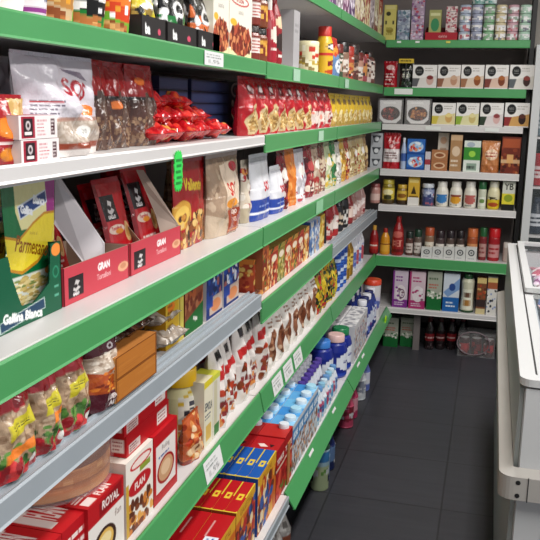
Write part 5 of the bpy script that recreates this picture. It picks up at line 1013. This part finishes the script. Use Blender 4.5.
B('L', 'mayonnaise_jar', 487, 500.5, 182, 209, z, '#dcd4b0', lambda c: c.r(0, .55, 1, 1, '#d9bc2a').t('YBARRA', .5, .5, .12, '#3a3420', wmax=.5, bold=1).e(.5, .78, .28, .1, '#a8481e'), 'white squeeze jar with yellow foot and dark letters', 'jar', shape=MAYO, cap='#e0dccc', parts=('jar', 'lid'))
B('box', 'mayonnaise_box', 502, 515, 180, 209.5, z, '#dccf3a', lambda c: c.r(0, 0, 1, .45, '#cfd0c4').t('YB', .5, .22, .2, '#2a2a24', wmax=.7, bold=1).e(.5, .6, .35, .12, '#8a9a2a').r(0, .8, 1, 1, '#1c1e1c'), 'yellow carton with black foot at the end of the fifth back shelf', 'box', .06)
# --- row 6: ketchup and spices
z = ZBK[5]
B('L', 'ketchup_bottle', 368.5, 378.5, 226, 254, z, '#8e1a1c', lambda c: c.r(.1, .5, .9, .8, '#b5302a').r(.2, .6, .8, .66, '#e6d0c4'), 'red ketchup bottle by the corner, left of the mustard', 'bottle', shape=SQUEEZE, cap='#c9963a')
B('L', 'mustard_bottle', 379, 390, 229, 255, z, '#d08c1e', lambda c: c.r(.1, .45, .9, .85, '#dca43a').r(0, .48, 1, .54, '#8a4a14'), 'yellow mustard squeeze bottle', 'bottle', shape=SQUEEZE, cap='#a02a20')
B('L', 'ketchup_bottle', 391, 404, 217, 256, z, '#931a1c', lambda c: c.e(.5, .35, .35, .1, '#c9645a').t('KET', .5, .62, .2, '#d98a7a', wmax=.5).r(.1, .8, .9, .9, '#6a1014'), 'tall red ketchup bottle right of the mustard', 'bottle', shape=SQUEEZE, cap='#a01c1c')
sp = [(405, 413, 232, '#5a3a34', '#c9bcb4', '#1f2a24', 'brown'), (413.5, 421.5, 230, '#6a5a52', '#d6cec8', '#1c3a2a', 'dark-lidded white-label'), (424, 434, 228, '#8a6a54', '#d9d0c0', '#b0502e', 'orange-lidded'), (435, 444.5, 231, '#4a3a3a', '#d9d4cc', '#2a1c20', 'black-lidded white-label'), (445.5, 454.5, 231, '#54443e', '#e0dcd4', '#241a1e', 'second black-lidded white-label'), (455.5, 464.5, 231, '#463834', '#d9d2c8', '#1c1618', 'third black-lidded white-label'), (466.5, 478, 229, '#a0502e', '#c98a5a', '#c4683a', 'orange-brown'), (479, 487, 228, '#7a2a2e', '#b58a84', '#1f5a30', 'green-lidded red'), (488, 500.5, 229, '#a01c24', '#c98a8a', '#c41c24', 'bright red-lidded')]
for a, b_, pt, c0, c1, cc2, nm in sp:
    B('L', 'spice_jar', a, b_, pt, 257, z, c0, lambda c: c.r(.1, .3, .9, .85, c1).l(.2, .4, .8, .75, c0, 2), f'{nm} spice jar on the green sixth back shelf', 'spice jar', shape=SPICE, cap=cc2, Y=5.165, parts=('jar', 'lid'))
x, w, h = fitB(501, 506, 240, 262, z); PB('spice_jar', bottle(.05, .12, SPICE, cv(.07, .1, RB, '#b5a49c'), '#d9d2cc', parts=('jar', 'lid')), 'small pale jar at the right end of the sixth back shelf', 'spice jar', BX1-.032, .05, z, Y=5.165)
for k in range(5):
    x, w, h = fitB(421+k*11.2, 432+k*11.2, 247.5, 259.5, z)
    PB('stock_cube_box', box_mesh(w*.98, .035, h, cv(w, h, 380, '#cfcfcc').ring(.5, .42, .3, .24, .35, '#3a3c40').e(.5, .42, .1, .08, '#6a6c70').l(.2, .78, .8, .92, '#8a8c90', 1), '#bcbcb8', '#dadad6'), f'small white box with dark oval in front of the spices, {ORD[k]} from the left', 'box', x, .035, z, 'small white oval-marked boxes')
# --- row 7
z = ZBK[6]
def milkpack(c, a, b2): return c.r(0, 0, 1, 1, b2).r(0, .78, 1, 1, a).r(0, 0, .12, 1, a).l(.2, .12, .8, .3, a, 2).e(.55, .6, .35, .22, '#e3d6dc').n(.25, .45, .85, .75, [a, '#e9e0e4', '#7a5a6a'], 10, .08).l(.15, .84, .8, .95, '#e3d0e0', 2)
B('box', 'milk_carton', 392.5, 408, 271, 304, z, '#8a4a94', lambda c: milkpack(c, '#7a2f86', '#cdbccc').ring(.62, .62, .2, .13, .25, '#6a4a6a'), 'purple and white milk carton on the lowest back shelf', 'carton', .07, '#b9a4bc', '#7a2f86')
B('box', 'milk_carton', 409, 425.5, 272, 305, z, '#a8356e', lambda c: milkpack(c, '#a8306a', '#d3bcc6'), 'magenta and white milk carton beside the purple one', 'carton', .07, '#c4a4b4', '#a8306a')
def grn(c): return c.r(0, 0, 1, 1, '#a3a798').r(0, .65, 1, 1, '#1d6a34').n(.05, .5, .95, .68, ['#e6e9dc', '#1d6a34', '#d9dccc'], 22, .07).l(.1, .12, .9, .24, '#5a6a54', 1).l(.1, .3, .9, .45, '#b5584a', 2)
B('box', 'milk_carton', 427, 442, 272, 305, z, '#3a6a3c', grn, 'grey and green milk carton on the lowest back shelf', 'carton', .07, '#8a9a84', '#2a5a34')
B('box', 'milk_carton', 443, 459.5, 274, 308, z, '#2a62a8', lambda c: c.r(0, 0, 1, .62, '#ccd4de').p([(0, .5), (.5, .3), (1, .1), (1, .4), (.3, .62)], '#7a9ac8').e(.55, .35, .2, .1, '#2c4a8a').r(0, .62, 1, 1, '#2462a8').l(.2, .72, .8, .9, '#d9e4f0', 2), 'blue and white milk carton on the lowest back shelf', 'carton', .07, '#b9c4d4', '#2a5a98')
B('L', 'bleach_bottle', 460, 475, 275, 309, z, '#cfcdb4', lambda c: c.r(.2, .3, .8, .9, '#e6e4d0').r(.35, .4, .65, .55, '#6a4a3a').r(.35, .62, .65, .8, '#a8763a').r(0, .93, 1, 1, '#2c4a30'), 'cream waisted bottle with green cap on the lowest back shelf', 'bottle', shape=([(.95, 0), (1, .03), (.86, .45), (.95, .8), (.8, .88)], (.62, .88, 1.0)), cap='#2c5a34')
B('box', 'biscuit_box', 476.5, 486, 278, 311, z, '#7a4a30', lambda c: c.r(0, 0, 1, .15, '#d0b878').n(0, .15, 1, .6, ['#a8442a', '#c9a060', '#5a3020'], 16, .12).r(0, .6, 1, .8, '#3a2c2a').r(0, .85, 1, 1, '#cfbf90'), 'narrow brown carton beside the cow-patterned one', 'carton', .06)
B('box', 'milk_carton', 487, 497, 278, 312, z, '#d9d6d0', lambda c: c.r(0, 0, 1, .12, '#d8c07a').n(0, .3, 1, .95, ['#1f2024', '#2a2c30', '#8a9ac0', '#e6e6e4'], 18, .12).r(0, .12, 1, .3, '#a05a3a'), 'cow-patterned black and white carton on the lowest back shelf', 'carton', .06)
# --- on the floor under the back shelves
for k, (a, b_) in enumerate(((382.5, 398), (399.5, 415))):
    x0, y0 = onZ(a, 346, 0); x1, _ = onZ(b_, 346, 0); hh = onY((a+b_)/2, 318, y0)[1]
    c = cv(x1-x0, hh, RB, '#9aa08e'); grn(c)
    put('milk_carton', box_mesh((x1-x0)*.97, .07, min(hh, .22), c, '#2a5a34', '#8a9a84'), ['grey and green milk carton on the floor by the corner', 'grey and green milk carton on the floor, right of the corner one'][k], 'carton', ((x0+x1)/2, y0+.035, .0006), 0)
x0, y0 = onZ(417, 345, 0)
pm('support_post', ub, MB().box(x0-.02, x0+.02, YF+.06, YF+.10, 0, ZBK[6]-.03, '#888888'), PANEL)
for i in range(8):
    px = 424+i*5.2; x0, y0 = onZ(px, 347, 0); r_ = i % 2
    c = cv(.08, .2, RB, '#1f1416').r(0, .42, 1, .68, ['#7a1a20', '#8c2026', '#5a1418'][i % 3]).l(.1, .5, .9, .62, '#c9a4a0', 1).n(0, .7, 1, 1, ['#2a2224', '#4a3c3e'], 8, .1)
    put('cola_bottle', bottle(.062, .215, MILK, c, '#5a1a1c', m=SHINY), f'dark bottle with red label on the floor, {ORD[i]} from the grey post', 'bottle', (-.305+.069*(i//2)-.0, y0-.025+.07*r_, .0006), 0, 'dark bottles with red labels on the floor')
# torn pack of cans in clear wrap with a hooped handle
x0, y0 = onZ(478, 354, 0); x0 = -.005
w_ = MB().box(-.115, .115, -.08, .08, 0, .15, '#ffffff')
tw = thing('can_multipack', 'pack of dark red cans in loose clear wrap on the floor near the freezer', 'can pack', (x0, 5.205, .0006))
pm('wrap', tw, w_, CLEAR)
cr_ = MB()
hp = [(-.105+.012*math.sin(t*2), -.088, .075+.075*math.sin(t)) if False else (-.02+.10*math.cos(t), -.087, .09+.075*math.sin(t)) for t in [k*.3 for k in range(22)]]
pm('hoop', tw, MB().tube(hp, .004, '#8a7a80', 6), SHINY)
for i in range(6):
    c = cv(.1, .11, RB, '#3a1216').r(0, .3, 1, .7, ['#a81c22', '#6a1418', '#b5242a'][i % 3]).n(0, .2, 1, .9, ['#d9c4c4', '#2a1416', '#8a1a20'], 8, .1)
    k_ = link(bpy.data.objects.new('can', MB().lathe([(.031, .0), (.033, .004), (.033, .108), (.028, .115)], c, 18, capc='#b5b2b2').mesh('can', PLAS)), tw); k_.location = (-.075+.075*(i % 3), -.04+.08*(i//3), .002)

# ================================================================== frozen goods in the chest freezer, goods in the tall fridge
fcol = [('#b0566a', '#e3c4cc', 'pink'), ('#8a4a7a', '#d9c0d4', 'purple'), ('#c9c4c6', '#9a4a5a', 'white and pink'), ('#4a5a8a', '#d0d6e4', 'blue'), ('#b54a4a', '#ead0cc', 'red'), ('#7a8a6a', '#d9dcc9', 'grey-green'), ('#8a9a7a', '#e3e4d4', 'pale green'), ('#6a7a5a', '#cfd4bc', 'olive green'), ('#a9ae9c', '#e6e6dc', 'grey'), ('#5a6a54', '#c4ccb4', 'dark green')]
for i in range(9):
    c0, c1, nm = fcol[i]; yy = 3.70-.185*i
    for k in range(2):
        c = cv(.17, .12, 260, c0).r(.1, .3, .9, .7, c1).n(0, 0, 1, 1, [c0, c1, '#e9e6e6'], 20, .1)
        o = put('frozen_packet', pouch(.165, .05, .20, c, stand=False, seed=230+i+20*k, m=FILM), f'{nm} frozen packet in the freezer, {"along the aisle side" if k == 0 else "in its middle"}', 'frozen packet', (.285+.19*k, yy-.09, .85), 0, 'frozen packets in the chest freezer')
        o.rotation_euler = (-HP, 0, 0); o.location.y = yy-.1
    PBx = MB()
bk = [('basket', MB().box(.175-.52, .85-.52, FY0+.07-2.86, FY1-.07-2.86, 0, .012, '#999999').box(.175-.52, .18-.52, FY0+.07-2.86, FY1-.07-2.86, .012, .12, '#999999').box(.845-.52, .85-.52, FY0+.07-2.86, FY1-.07-2.86, .012, .12, '#999999'))]
for nm, mb in bk: o = pm('basket', fz, mb, GREY_M); o.location = (.52, 2.86, .79)
fr = [(1.395, [('#7a8a94', '#c9d0d4', '#8a9298')]*4), (1.10, [('#a8202a', '#e3d0d0', '#b5242c'), ('#b02830', '#e6d6d6', '#a01c24'), ('#8a1a22', '#d9c0c0', '#b5242c'), ('#a8202a', '#e3d0d0', '#b5242c')]), (.805, [('#1c2436', '#d3d6dc', '#2a3246'), ('#232a3c', '#dcdfe4', '#1c2436'), ('#1c2436', '#b9bec8', '#3a4256'), ('#242c40', '#d3d6dc', '#2a3246')]), (.505, [('#2a3440', '#5a6a74', '#1c242c')]*4)]
for r_, (zz, lst) in enumerate(fr):
    for i, (c0, c1, cc2) in enumerate(lst):
        c = cv(.1, .2, 220, c0).r(.1, .35, .9, .75, c1).l(.2, .42, .8, .7, c0, 2)
        PB('drink_bottle', bottle(.085, [.20, .19, .22, .2][r_], MILK if r_ != 1 else CAN, c, cc2), f'{["grey", "red", "navy white-label", "dark grey"][r_]} drink in the tall fridge, {ORD[i]} from its left post', 'bottle', .29+i*.095, .085, zz, 'drinks in the tall fridge', Y=5.16)
for o in list(COL.objects):
    if o.parent is None and o.type in ('MESH', 'EMPTY') and o.get('kind') != 'structure':
        LABELS.setdefault(o.get('label', '?'+o.name), []).append(o.name)
for k, v in LABELS.items():
    if len(v) > 1: print('DUPLICATE LABEL', k, v)
